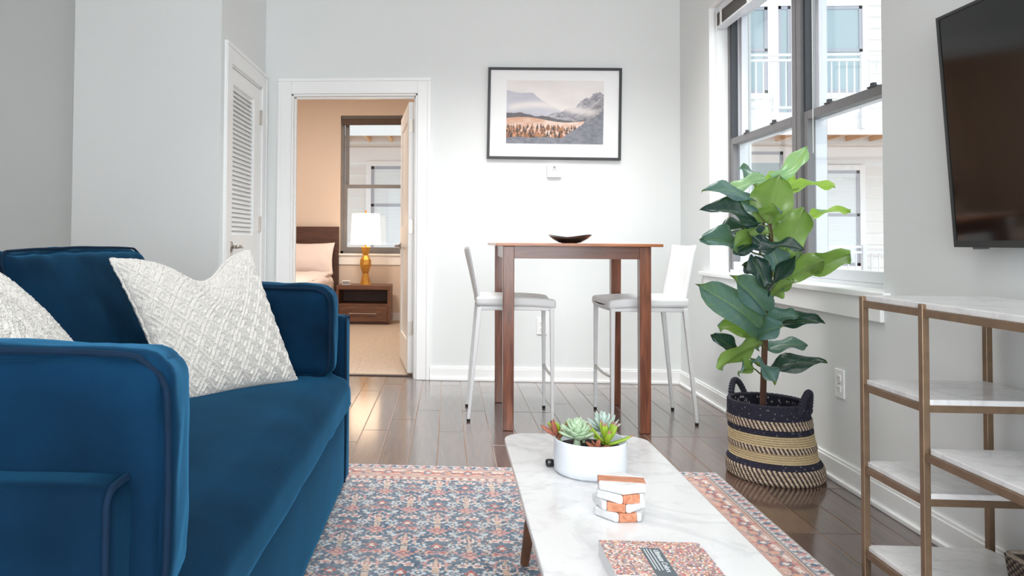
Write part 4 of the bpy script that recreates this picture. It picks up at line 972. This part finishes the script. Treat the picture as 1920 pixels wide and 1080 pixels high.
fig = thing('fiddle_leaf_fig', (1.361, 3.42, .207), 'tall fiddle leaf fig with broad green leaves standing in the striped basket by the window', 'plant')
trunk_pts = [(1.361, 3.42, .207), (1.3615, 3.42, .287), (1.366, 3.42, .437), (1.372, 3.42, .575), (1.386, 3.42, .726), (1.396, 3.42, .853), (1.404, 3.42, .993), (1.392, 3.42, 1.132), (1.403, 3.42, 1.249), (1.412, 3.42, 1.275)]
MB().tube(trunk_pts, [.0135, .0135, .013, .0125, .011, .0105, .009, .0075, .005, .004], 10).build('trunk', bark_m, fig, smooth=True)
MB().tube([(1.398, 3.42, .90), (1.372, 3.41, .99), (1.362, 3.405, 1.10), (1.366, 3.40, 1.15)], [.008, .007, .006, .005], 8).build('branch', bark_m, fig, smooth=True)
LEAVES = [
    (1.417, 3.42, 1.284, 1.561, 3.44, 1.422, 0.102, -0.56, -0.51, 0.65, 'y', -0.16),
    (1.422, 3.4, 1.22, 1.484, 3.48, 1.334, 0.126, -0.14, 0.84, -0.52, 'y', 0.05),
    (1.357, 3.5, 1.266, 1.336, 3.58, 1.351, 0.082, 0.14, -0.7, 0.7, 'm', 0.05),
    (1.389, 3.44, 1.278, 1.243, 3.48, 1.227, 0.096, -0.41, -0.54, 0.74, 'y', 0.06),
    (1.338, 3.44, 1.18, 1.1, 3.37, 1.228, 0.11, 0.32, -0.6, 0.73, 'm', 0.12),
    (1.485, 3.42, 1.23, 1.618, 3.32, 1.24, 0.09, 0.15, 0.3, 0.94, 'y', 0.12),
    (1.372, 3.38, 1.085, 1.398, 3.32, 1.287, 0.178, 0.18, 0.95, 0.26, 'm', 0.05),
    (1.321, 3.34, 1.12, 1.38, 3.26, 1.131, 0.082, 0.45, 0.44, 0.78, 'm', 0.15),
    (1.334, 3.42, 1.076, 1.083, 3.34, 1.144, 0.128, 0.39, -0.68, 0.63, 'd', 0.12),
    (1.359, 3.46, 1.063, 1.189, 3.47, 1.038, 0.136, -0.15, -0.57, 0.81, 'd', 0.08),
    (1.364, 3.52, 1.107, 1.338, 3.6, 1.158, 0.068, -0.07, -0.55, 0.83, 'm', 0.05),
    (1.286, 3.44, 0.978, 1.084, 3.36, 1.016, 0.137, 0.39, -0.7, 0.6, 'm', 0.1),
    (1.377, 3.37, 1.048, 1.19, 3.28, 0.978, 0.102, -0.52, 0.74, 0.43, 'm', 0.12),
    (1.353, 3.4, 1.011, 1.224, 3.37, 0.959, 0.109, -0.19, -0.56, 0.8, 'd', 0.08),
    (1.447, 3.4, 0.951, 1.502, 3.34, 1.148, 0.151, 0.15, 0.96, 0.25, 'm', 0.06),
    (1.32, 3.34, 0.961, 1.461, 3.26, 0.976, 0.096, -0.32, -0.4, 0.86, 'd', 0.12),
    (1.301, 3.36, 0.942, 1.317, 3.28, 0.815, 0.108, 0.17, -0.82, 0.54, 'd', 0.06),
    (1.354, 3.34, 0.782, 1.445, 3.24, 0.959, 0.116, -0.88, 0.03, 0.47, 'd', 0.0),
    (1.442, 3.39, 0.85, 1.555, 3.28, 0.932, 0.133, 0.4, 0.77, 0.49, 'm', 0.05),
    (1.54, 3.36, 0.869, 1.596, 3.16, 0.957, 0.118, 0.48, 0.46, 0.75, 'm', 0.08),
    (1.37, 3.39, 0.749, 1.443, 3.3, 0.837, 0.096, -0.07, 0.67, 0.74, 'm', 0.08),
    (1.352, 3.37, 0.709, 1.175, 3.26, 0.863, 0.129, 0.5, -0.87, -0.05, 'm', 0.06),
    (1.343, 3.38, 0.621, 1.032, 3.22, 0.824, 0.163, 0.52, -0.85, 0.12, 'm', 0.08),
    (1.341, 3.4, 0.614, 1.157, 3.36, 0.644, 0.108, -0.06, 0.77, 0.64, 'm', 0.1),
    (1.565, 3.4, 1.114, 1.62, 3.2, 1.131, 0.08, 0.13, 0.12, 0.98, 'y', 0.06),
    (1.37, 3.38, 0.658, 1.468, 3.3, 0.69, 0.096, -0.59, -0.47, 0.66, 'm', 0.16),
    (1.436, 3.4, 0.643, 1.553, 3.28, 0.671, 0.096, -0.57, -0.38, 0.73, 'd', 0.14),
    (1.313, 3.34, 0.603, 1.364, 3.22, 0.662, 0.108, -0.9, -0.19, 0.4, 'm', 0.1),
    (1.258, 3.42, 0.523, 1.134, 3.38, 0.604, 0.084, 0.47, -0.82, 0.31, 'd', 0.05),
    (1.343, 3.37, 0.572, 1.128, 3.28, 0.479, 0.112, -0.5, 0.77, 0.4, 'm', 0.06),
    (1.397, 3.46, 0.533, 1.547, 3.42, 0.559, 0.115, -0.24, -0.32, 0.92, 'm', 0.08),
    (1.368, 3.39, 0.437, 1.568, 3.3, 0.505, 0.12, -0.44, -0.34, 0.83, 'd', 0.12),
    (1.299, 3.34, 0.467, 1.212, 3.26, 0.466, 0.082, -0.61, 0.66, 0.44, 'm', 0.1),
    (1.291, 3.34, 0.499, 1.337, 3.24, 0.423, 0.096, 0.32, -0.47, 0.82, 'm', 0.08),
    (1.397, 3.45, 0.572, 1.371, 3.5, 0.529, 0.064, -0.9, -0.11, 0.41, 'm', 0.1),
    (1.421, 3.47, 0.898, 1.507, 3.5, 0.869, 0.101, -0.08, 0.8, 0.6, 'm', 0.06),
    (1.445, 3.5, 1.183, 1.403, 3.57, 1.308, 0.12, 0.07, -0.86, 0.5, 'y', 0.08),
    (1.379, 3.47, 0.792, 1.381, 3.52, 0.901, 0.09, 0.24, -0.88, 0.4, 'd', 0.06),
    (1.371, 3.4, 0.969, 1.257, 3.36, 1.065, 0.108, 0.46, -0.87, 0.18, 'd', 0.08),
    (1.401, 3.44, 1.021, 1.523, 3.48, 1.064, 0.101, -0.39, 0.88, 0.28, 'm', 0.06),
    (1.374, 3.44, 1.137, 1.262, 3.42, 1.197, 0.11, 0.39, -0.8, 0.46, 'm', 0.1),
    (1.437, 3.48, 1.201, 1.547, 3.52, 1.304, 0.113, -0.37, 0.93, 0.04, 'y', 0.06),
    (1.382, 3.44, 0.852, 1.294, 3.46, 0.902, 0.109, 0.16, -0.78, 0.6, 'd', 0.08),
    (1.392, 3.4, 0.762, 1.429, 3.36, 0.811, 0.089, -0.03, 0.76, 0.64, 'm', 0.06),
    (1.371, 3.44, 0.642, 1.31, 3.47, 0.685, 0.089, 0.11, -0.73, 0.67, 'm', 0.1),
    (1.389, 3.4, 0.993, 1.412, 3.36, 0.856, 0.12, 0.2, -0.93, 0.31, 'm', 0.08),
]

def trunk_at(z):
    for p, q in zip(trunk_pts[:-1], trunk_pts[1:]):
        if p[2] <= z <= q[2]: return Vector(p).lerp(Vector(q), (z-p[2])/(q[2]-p[2]))
    return Vector(trunk_pts[-1] if z > 1 else trunk_pts[0])
stalk_m = mat('leaf_stalk', rgb(110, 124, 66), .6)
for li, (x0, y0, z0, x1, y1, z1, W, n1, n2, n3, tone, dr) in enumerate(LEAVES):
    B = Vector((x0, y0, z0)); T = Vector((x1, y1, z1)); A = T-B; ln = A.length*1.04; A.normalize(); N = Vector((n1, n2, n3)); N = (N-A*N.dot(A)).normalized(); S = A.cross(N).normalized()
    rl = random.Random(li*7+3); nu, nv = 13, 11; P = np.zeros((nu, nv, 3)); cc = np.zeros((nu, nv, 3)); ph = rl.uniform(0, 6); fold = rl.uniform(.12, .26); amp = rl.uniform(.09, .16); W *= 1.22
    if z1 > .5 and ln < 1e-3: continue
    for i in range(nu):
        s = i/(nu-1); f = (math.sin(math.pi*min(1, .04+.96*s)**.80))**.62*(.60+.46*s) if s < 1 else .0
        f = max(f, .05 if s < .1 else .012)
        for j in range(nv):
            t = -1+2*j/(nv-1); at = abs(t)
            h = fold*W*at-.10*W*at**3+amp*W*math.sin(s*9+ph+(1.7 if t > 0 else 0))*at**2+dr*ln*math.sin(math.pi*s)-.03*ln*s*s
            lv = (s*8.5-at*1.6) % 1.0; h += .06*W*(1-abs(2*lv-1))*(at*(1-at)*2.2)
            p = B+A*(ln*s-.05*W*at*at)+S*(t*W*.5*f)+N*h; P[i, j] = p; cc[i, j] = ((t+1)/2, s, 0)
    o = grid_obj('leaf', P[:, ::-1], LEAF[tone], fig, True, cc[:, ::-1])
    # stalk back to the stem
    tz = max(.30, z0-.035); C0 = trunk_at(tz)
    if (C0-B).length < .16: MB().tube([C0, C0.lerp(B, .5)+Vector((0, 0, -.006)), B, B+A*ln*.2+N*(dr*ln*.55-.004)], [.0045, .0035, .0032, .0015], 6).build('petiole', stalk_m, o, smooth=True)

# ------------------------------------------------------------------ console shelf along the right wall
cs = thing('console_shelf', (1.42, 1.60, 0), 'open console with bronze frame and white marble shelves below the television', 'shelf')
CX0, CX1 = 1.25, 1.605; CYs = (2.39, 2.10, 1.10, .80); pw = .0185
for y in CYs:
    for x in (CX0, CX1): MB().box((x-pw/2, y-pw/2, 0), (x+pw/2, y+pw/2, .843)).build('post', brass_m, cs, bevel=.002)
def slab(x0, x1, y0, y1, zt, th_, nm='marble_shelf'):
    MB().prism(rounded_rect(x0, x1, y0, y1, .008, 3), zt-th_, zt).build(nm, marble2_m, cs, bevel=.002)
slab(CX0+.002, CX1+.004, CYs[3]-.004, CYs[0]+.006, .846, .017, 'marble_top')
def rails(y0, y1, zt, ends=True, x=(CX0, CX1)):
    for xx_ in x: MB().box((xx_-.006, y1+pw/2, zt-.019), (xx_+.006, y0-pw/2, zt)).build('rail', brass_m, cs)
    if ends:
        for y in (y0, y1): MB().box((CX0+pw/2, y-.006, zt-.019), (CX1-pw/2, y+.006, zt)).build('rail', brass_m, cs)
rails(CYs[0], CYs[1], .829, False); rails(CYs[1], CYs[2], .829, False); rails(CYs[2], CYs[3], .829, False)
for y in (CYs[0], CYs[3]): MB().box((CX0+pw/2, y-.006, .81), (CX1-pw/2, y+.006, .829)).build('rail', brass_m, cs)
for zt in (.594, .350, .100):
    slab(CX0+.003, CX1-.003, CYs[1]-.008, CYs[0]+.004, zt, .015); rails(CYs[0], CYs[1], zt-.015)
for zt in (.594, .350, .100):
    slab(CX0+.003, CX1-.003, CYs[3]-.004, CYs[2]+.008, zt, .015); rails(CYs[2], CYs[3], zt-.015)
for zt in (.468, .100):
    slab(CX0+.003, CX1-.003, CYs[2]+.012, CYs[1]-.012, zt, .015); rails(CYs[1]-.0, CYs[2], zt-.015, False)
wb = thing('wicker_basket', (1.50, 1.90, .1005), 'dark rectangular wicker basket on the bottom shelf of the console', 'basket')
per = [];  rx0, rx1, ry0, ry1 = 1.418, 1.585, 1.70, 2.062
for (p, q) in (((rx0, ry0), (rx0, ry1)), ((rx0, ry1), (rx1, ry1)), ((rx1, ry1), (rx1, ry0)), ((rx1, ry0), (rx0, ry0))):
    L_ = math.dist(p, q); k = int(L_/.0025)
    for i in range(k): per.append((p[0]+(q[0]-p[0])*i/k, p[1]+(q[1]-p[1])*i/k))
per = np.array(per); ctr = np.array([(rx0+rx1)/2, (ry0+ry1)/2]); zz_ = np.linspace(.101, .215, 46)
I_, Zw = np.meshgrid(np.arange(len(per)), zz_, indexing='ij'); base = per[I_]; tap = (1-.10*(.215-Zw)/.115)[..., None]
wv = .0035*np.sin(I_*2*np.pi/8+np.pi*np.floor(Zw/.008))*np.abs(np.sin(np.pi*Zw/.008)); dirn = (base-ctr)/np.linalg.norm(base-ctr, axis=-1, keepdims=True)
xy = ctr+(base-ctr)*tap+dirn*wv[..., None]
wc = np.where((np.sin(I_*2*np.pi/8+np.pi*np.floor(Zw/.008)) > .2)[..., None], C(120, 108, 96), C(44, 40, 38))
grid_obj('woven_side', np.concatenate([xy, Zw[..., None]], -1), rope_m, wb, True, wc, wrap_u=True)
xy2 = ctr+(base-ctr)*(tap-.045); grid_obj('woven_lining', np.concatenate([xy2, Zw[..., None]], -1), wicker_m, wb, True, None, wrap_u=True)
MB().box((rx0+.016, ry0+.03, .1012), (rx1-.016, ry1-.03, .106)).build('base', wicker_m, wb)
MB().tube([(x, y, .217) for x, y in rounded_rect(rx0+.002, rx1-.002, ry0+.003, ry1-.003, .012, 4)], .0055, 8, closed=True).build('rim', wicker_rim_m, wb, smooth=True)

# ------------------------------------------------------------------ television on its tilting bracket
tv = thing('television', (1.56, 1.82, 1.35), 'black flat television mounted tilted on the right wall', 'television')
t0, t1 = Vector((1.575, 0, .993)), Vector((1.528, 0, 1.712)); vz = (t1-t0).normalized(); vx = Vector((vz.z, 0, -vz.x)); TVY0, TVY1 = 1.20, 2.482; TVH = (t1-t0).length
def tvp(x, y, z): return t0+vx*x+vz*z+Vector((0, y, 0))
def tvbox(x0, x1, y0, y1, z0, z1, nm, m, par, bev=0.): return MB().hexa([tvp(*p) for p in ((x0, y0, z0), (x1, y0, z0), (x1, y1, z0), (x0, y1, z0), (x0, y0, z1), (x1, y0, z1), (x1, y1, z1), (x0, y1, z1))]).build(nm, m, par, bevel=bev)
tvbox(.004, .03, TVY0, TVY1, 0, TVH, 'casing', tv_black_m, tv, .003)
tvbox(0, .004, TVY0+.012, TVY1-.010, .020, TVH-.009, 'screen', tv_screen_m, tv)
for a in ((TVY1-.010, TVY1, 0, TVH), (TVY0, TVY0+.012, 0, TVH), (TVY0+.012, TVY1-.010, TVH-.009, TVH), (TVY0+.012, TVY1-.010, 0, .020)): tvbox(-.003, .004, *a, 'bezel', tv_black_m, tv)
tvbox(-.001, .02, 2.36, 2.40, -.006, 0, 'sensor', slot_m, tv)
MB().box((1.57, 1.6, 1.22), (XR-.001, 2.05, 1.50)).build('bracket', tv_black_m, tv)

# ------------------------------------------------------------------ framed landscape print
pf = thing('framed_print', (.75, YB-.012, 1.926), 'black framed misty mountain valley print on the back wall', 'picture'); pf.rotation_euler = (0, math.radians(.85), 0)
FW, FH = .953, .664
b = MB(); fr = .0185
for a in ((-FW/2, -FW/2+fr, -FH/2, FH/2), (FW/2-fr, FW/2, -FH/2, FH/2), (-FW/2+fr, FW/2-fr, FH/2-fr, FH/2), (-FW/2+fr, FW/2-fr, -FH/2, -FH/2+fr)): b.box((a[0], -.016, a[2]), (a[1], .010, a[3]))
b.build('frame', black_frame_m, pf, local=True, bevel=.002)
MB().box((-FW/2+fr, -.004, -FH/2+fr), (FW/2-fr, .008, FH/2-fr)).build('mat_board', mat_board_m, pf, local=True)
PWd, PHt = .692, .458; nu, nv = 300, 200
U, Vv = np.meshgrid(np.linspace(0, 1, nu), np.linspace(0, 1, nv), indexing='ij')
def fbm(x, y, s, o=5):
    r = np.zeros_like(x); a = .5
    for k in range(o): r += a*vnoise(x*2**k, y*2**k, s+k); a *= .5
    return r
im = C(230, 226, 225)+(fbm(U*3, Vv*5, 1)[..., None]-.5)*.16
def layer(mask, c, c2, n, soft=None):
    t = n[..., None]; v = c*(1-t)+c2*t
    if soft is None: im[mask] = v[mask]
    else: im[:] = im*(1-soft[..., None])+v*soft[..., None]
n1 = fbm(U*9, Vv*14, 10); n2 = fbm(U*26, Vv*30, 20)
r1 = .86-.9*np.clip(U-.27, 0, 1)*1.5-.06*np.sin(U*7)+.05*(fbm(U*8, U*0, 3)-.5); layer(Vv < r1, C(206, 206, 214), C(182, 184, 196), n1)
r2 = .36+.50*np.clip((U-.34)/.62, 0, 1)+.22*(fbm(U*7, U*0+3, 5)-.5); layer((Vv < r2) & (U > .30), C(196, 194, 200), C(118, 118, 128), np.clip(n2*1.5-.25, 0, 1))
r2b = .30+1.15*np.clip(U-.62, 0, 1)+.14*(fbm(U*12, U*0+9, 7)-.5); layer((Vv < r2b) & (U > .60), C(170, 168, 172), C(88, 88, 96), np.clip(n2*1.6-.3, 0, 1))
mist = np.exp(-((Vv-.56-.06*np.sin(U*5))/.06)**2)*(.75+.5*(n1-.5)); mist = mist*np.clip((1.02-U)*6, 0, 1)*np.clip(U*9+.4, 0, 1); im[:] = im*(1-np.clip(mist, 0, 1)[..., None])+C(238, 232, 228)*np.clip(mist, 0, 1)[..., None]
r3 = .50-.18*U+.08*(fbm(U*10, U*0+4, 8)-.5); layer((Vv < r3) & (Vv > .34+.03*np.sin(U*9)), C(124, 120, 122), C(92, 90, 96), n2)
med = (Vv < .40-.05*U+.03*np.sin(U*8)) & (U < .80); layer(med, C(238, 222, 212), C(208, 164, 138), np.clip(n1*1.6-.35+.25*(U < .4), 0, 1))
for k in range(420):   # firs standing in the meadow
    tx, ty = rs.random()**1.3*.92, rs.random()*.26; h = rs.uniform(.03, .09)*(1.2-ty); wd_ = h*.16
    i0, i1 = max(0, int((tx-wd_)*nu)), min(nu, int((tx+wd_)*nu)+2); j0, j1 = int(ty*nv), min(nv, int((ty+h)*nv)+1)
    su, sv = U[i0:i1, j0:j1], Vv[i0:i1, j0:j1]; m = np.abs(su-tx) < wd_*(1-(sv-ty)/h)*(.6+.8*hash2(su*900, sv*700, k))
    im[i0:i1, j0:j1][m] = rs.choice([C(76, 68, 66), C(110, 90, 78), C(150, 108, 84), C(90, 84, 84), C(186, 132, 98)])
layer(Vv < .10+1.0*np.clip(U-.58, 0, 1)+.06*(fbm(U*9, U*0+2, 3)-.5), C(150, 152, 160), C(106, 110, 120), n2)
im = np.clip(im, 0, 1)
Pp = np.stack([-PWd/2+U*PWd+.005, np.full_like(U, -.0052), -PHt/2+Vv*PHt+.010], -1)
grid_obj('print', Pp, print_m, pf, False, im, local=True)

th = thing('thermostat', (.7515, YB, 1.511), 'small white thermostat on the back wall under the framed print', 'thermostat')
MB().box((.700, YB-.026, 1.466), (.803, YB, 1.556)).build('housing', plastic_m, th, bevel=.004)
MB().box((.742, YB-.0268, 1.528), (.760, YB-.0255, 1.546)).build('display', grey_ink_m, th)
for a in ((.733, .769, 1.517, 1.521), (.714, .724, 1.508, 1.511), (.782, .792, 1.508, 1.511)): MB().box((a[0], YB-.0268, a[2]), (a[1], YB-.0255, a[3])).build('marking', grey_ink_m, th)

def outlet(loc, nx, ny, label):
    """Duplex socket; local x along the wall, -y out of it."""
    r = thing('wall_outlet', loc, label, 'outlet'); r.rotation_euler = (0, 0, math.atan2(nx, -ny))
    MB().box((-.037, -.007, -.060), (.037, 0, .060)).build('plate', plastic_m, r, local=True, bevel=.003)
    for z in (-.022, .022):
        s = MB().prism([(x, y) for x, y in rounded_rect(-.017, .017, -.014, .014, .008, 4)], 0, .003); s.v = [(x, -.007-zz_2, y+z) for x, y, zz_2 in s.v]
        so = s.build('socket', plastic_m, r, local=True)
        for xa, hh_ in ((-.007, .0045), (.007, .0035)): MB().box((xa-.0012, -.0106, z-.001-hh_+.003), (xa+.0012, -.0098, z+hh_+.003)).build('slot', slot_m, so, local=True)
        MB().tube([(0, -.0106, z-.008), (0, -.0098, z-.008)], .0025, 8).build('slot', slot_m, so, local=True)
    MB().tube([(0, -.0085, 0), (0, -.0065, 0)], .003, 8).build('screw', slot_m, r, local=True)
outlet((.666, YB, .397), 0, -1, 'white wall outlet on the back wall behind the bar table')
outlet((XR, 3.33, .414), -1, 0, 'white wall outlet on the right wall beside the basket')

# ------------------------------------------------------------------ bedroom seen through the doorway
bed = thing('bed', (-2.17, 8.55, 0), 'bed with dark wooden headboard and white linen in the next room', 'bed')
MB().box((-2.95, 9.545, .05), (-1.392, 9.612, 1.178)).build('headboard', headboard_m, bed, bevel=.004)
MB().box((-2.92, 7.5, .12), (-1.425, 9.545, .30)).build('bed_frame', headboard_m, bed, bevel=.006)
for x in (-2.85, -1.48):
    for y in (7.58, 9.4): MB().bar((x, y, .004), (x, y, .12), .05, .06).build('leg', headboard_m, bed)
soft_part('mattress', (-2.17, 8.52, .42), (.735, 1.015, .115), .06, linen_m, bed, 14, (0, 0, .01))
soft_part('duvet', (-2.17, 8.35, .475), (.768, .86, .125), .09, linen_m, bed, 26, (.01, 0, .02), .018, seed=6)
soft_part('folded_sheet', (-2.17, 8.98, .60), (.765, .20, .022), .02, linen_m, bed, 18, (0, 0, .008), .01, seed=8)
tb = math.radians(20)
for i, (px_, lab) in enumerate(((-1.80, 'white pillow propped on the near side of the bed headboard'), (-2.585, 'white pillow propped on the far side of the bed headboard'))):
    c = Vector((px_, 9.40, .785)); pr_ = thing('bed_pillow', (px_, 9.40, .60), lab, 'pillow')
    e1, e2 = Vector((1, 0, 0)), Vector((0, math.sin(tb), math.cos(tb))); e3 = e1.cross(e2)
    t = np.linspace(-1, 1, 60); U, W_ = np.meshgrid(t, t, indexing='ij')
    def pp(sd):
        u2 = U*(1-.06*(1-W_**2)); w2 = W_*(1-.10*(1-U**2)); T = .085*((1-U**2)*(1-W_**2)+1e-9)**.5+.010*(vnoise(U*3+i, W_*3, 3)-.5)*(1-U**8)+.005*np.sin(U*14+W_*5)*np.abs(U)**3*(1-W_**2)
        return np.array(c)+u2[..., None]*.375*np.array(e1)+w2[..., None]*.205*np.array(e2)+(sd*T)[..., None]*np.array(e3)
    grid_obj('pillow_front', pp(1), linen_m, pr_); grid_obj('pillow_back', pp(-1)[::-1], linen_m, pr_)
ns = thing('nightstand', (-1.02, 9.29, 0), 'brown wooden nightstand with an open shelf and one drawer beside the bed', 'nightstand')
NX0, NX1, NY0, NY1, NZ = -1.345, -.70, 9.07, 9.50, .468
MB().box((NX0, NY0-.005, NZ-.05), (NX1, NY1, NZ)).build('top', nightwood_m, ns, bevel=.003)
for x in (NX0, NX1-.03): MB().box((x, NY0, .03), (x+.03, NY1, NZ-.05)).build('side_panel', nightwood_m, ns, bevel=.002)
MB().box((NX0+.03, NY1-.02, .03), (NX1-.03, NY1, NZ-.05)).build('back_panel', headboard_m, ns)
MB().box((NX0+.03, NY0+.004, .225), (NX1-.03, NY1-.02, .25)).build('shelf', nightwood_m, ns)
MB().box((NX0+.02, NY0+.02, .004), (NX1-.02, NY1, .03)).build('plinth', headboard_m, ns)
dr_ = MB().box((NX0+.033, NY0+.002, .035), (NX1-.033, NY0+.3, .222)).build('drawer', nightwood_m, ns, bevel=.002)
MB().tube([(NX0+.16, NY0-.02, .135), (NX1-.16, NY0-.02, .135)], .005, 8).tube([(NX0+.18, NY0-.02, .135), (NX0+.18, NY0+.002, .135)], .004, 6).tube([(NX1-.18, NY0-.02, .135), (NX1-.18, NY0+.002, .135)], .004, 6).build('handle', nickel_m, dr_)
lp = thing('table_lamp', (-1.02, 9.29, NZ), 'lit table lamp with faceted gold base and white drum shade on the nightstand', 'lamp')
MB().lathe([(0, .0005), (.070, .0005), (.064, .012), (.036, .135), (.072, .245), (.066, .305), (.034, .355), (.058, .455), (.05, .462), (0, .462)], (-1.02, 9.29, NZ), 7).build('base', gold_m, lp)
MB().tube([(-1.02, 9.29, NZ+.46), (-1.02, 9.29, NZ+.50)], .012, 10).build('neck', gold_m, lp)
MB().tube([(-1.02, 9.29, 1.32), (-1.02, 9.29, 1.36)], .007, 8).tube([(-1.02, 9.29, 1.355), (-1.02, 9.29, 1.372)], .012, 8).build('finial', gold_m, lp)
MB().lathe([(.187, .955), (.168, 1.333), (.163, 1.333), (.182, .955), (.187, .955)], (-1.02, 9.29, 0), 40).build('shade', shade_m, lp, smooth=True)
ck = thing('alarm_clock', (-1.235, 9.14, NZ), 'small pale bedside clock on the nightstand beside the lamp', 'clock')
MB().box((-1.285, 9.12, NZ+.0005), (-1.185, 9.17, NZ+.055)).build('housing', plastic_m, ck, bevel=.006)
MB().box((-1.278, 9.119, NZ+.012), (-1.192, 9.1205, NZ+.046)).build('face', grey_ink_m, ck)
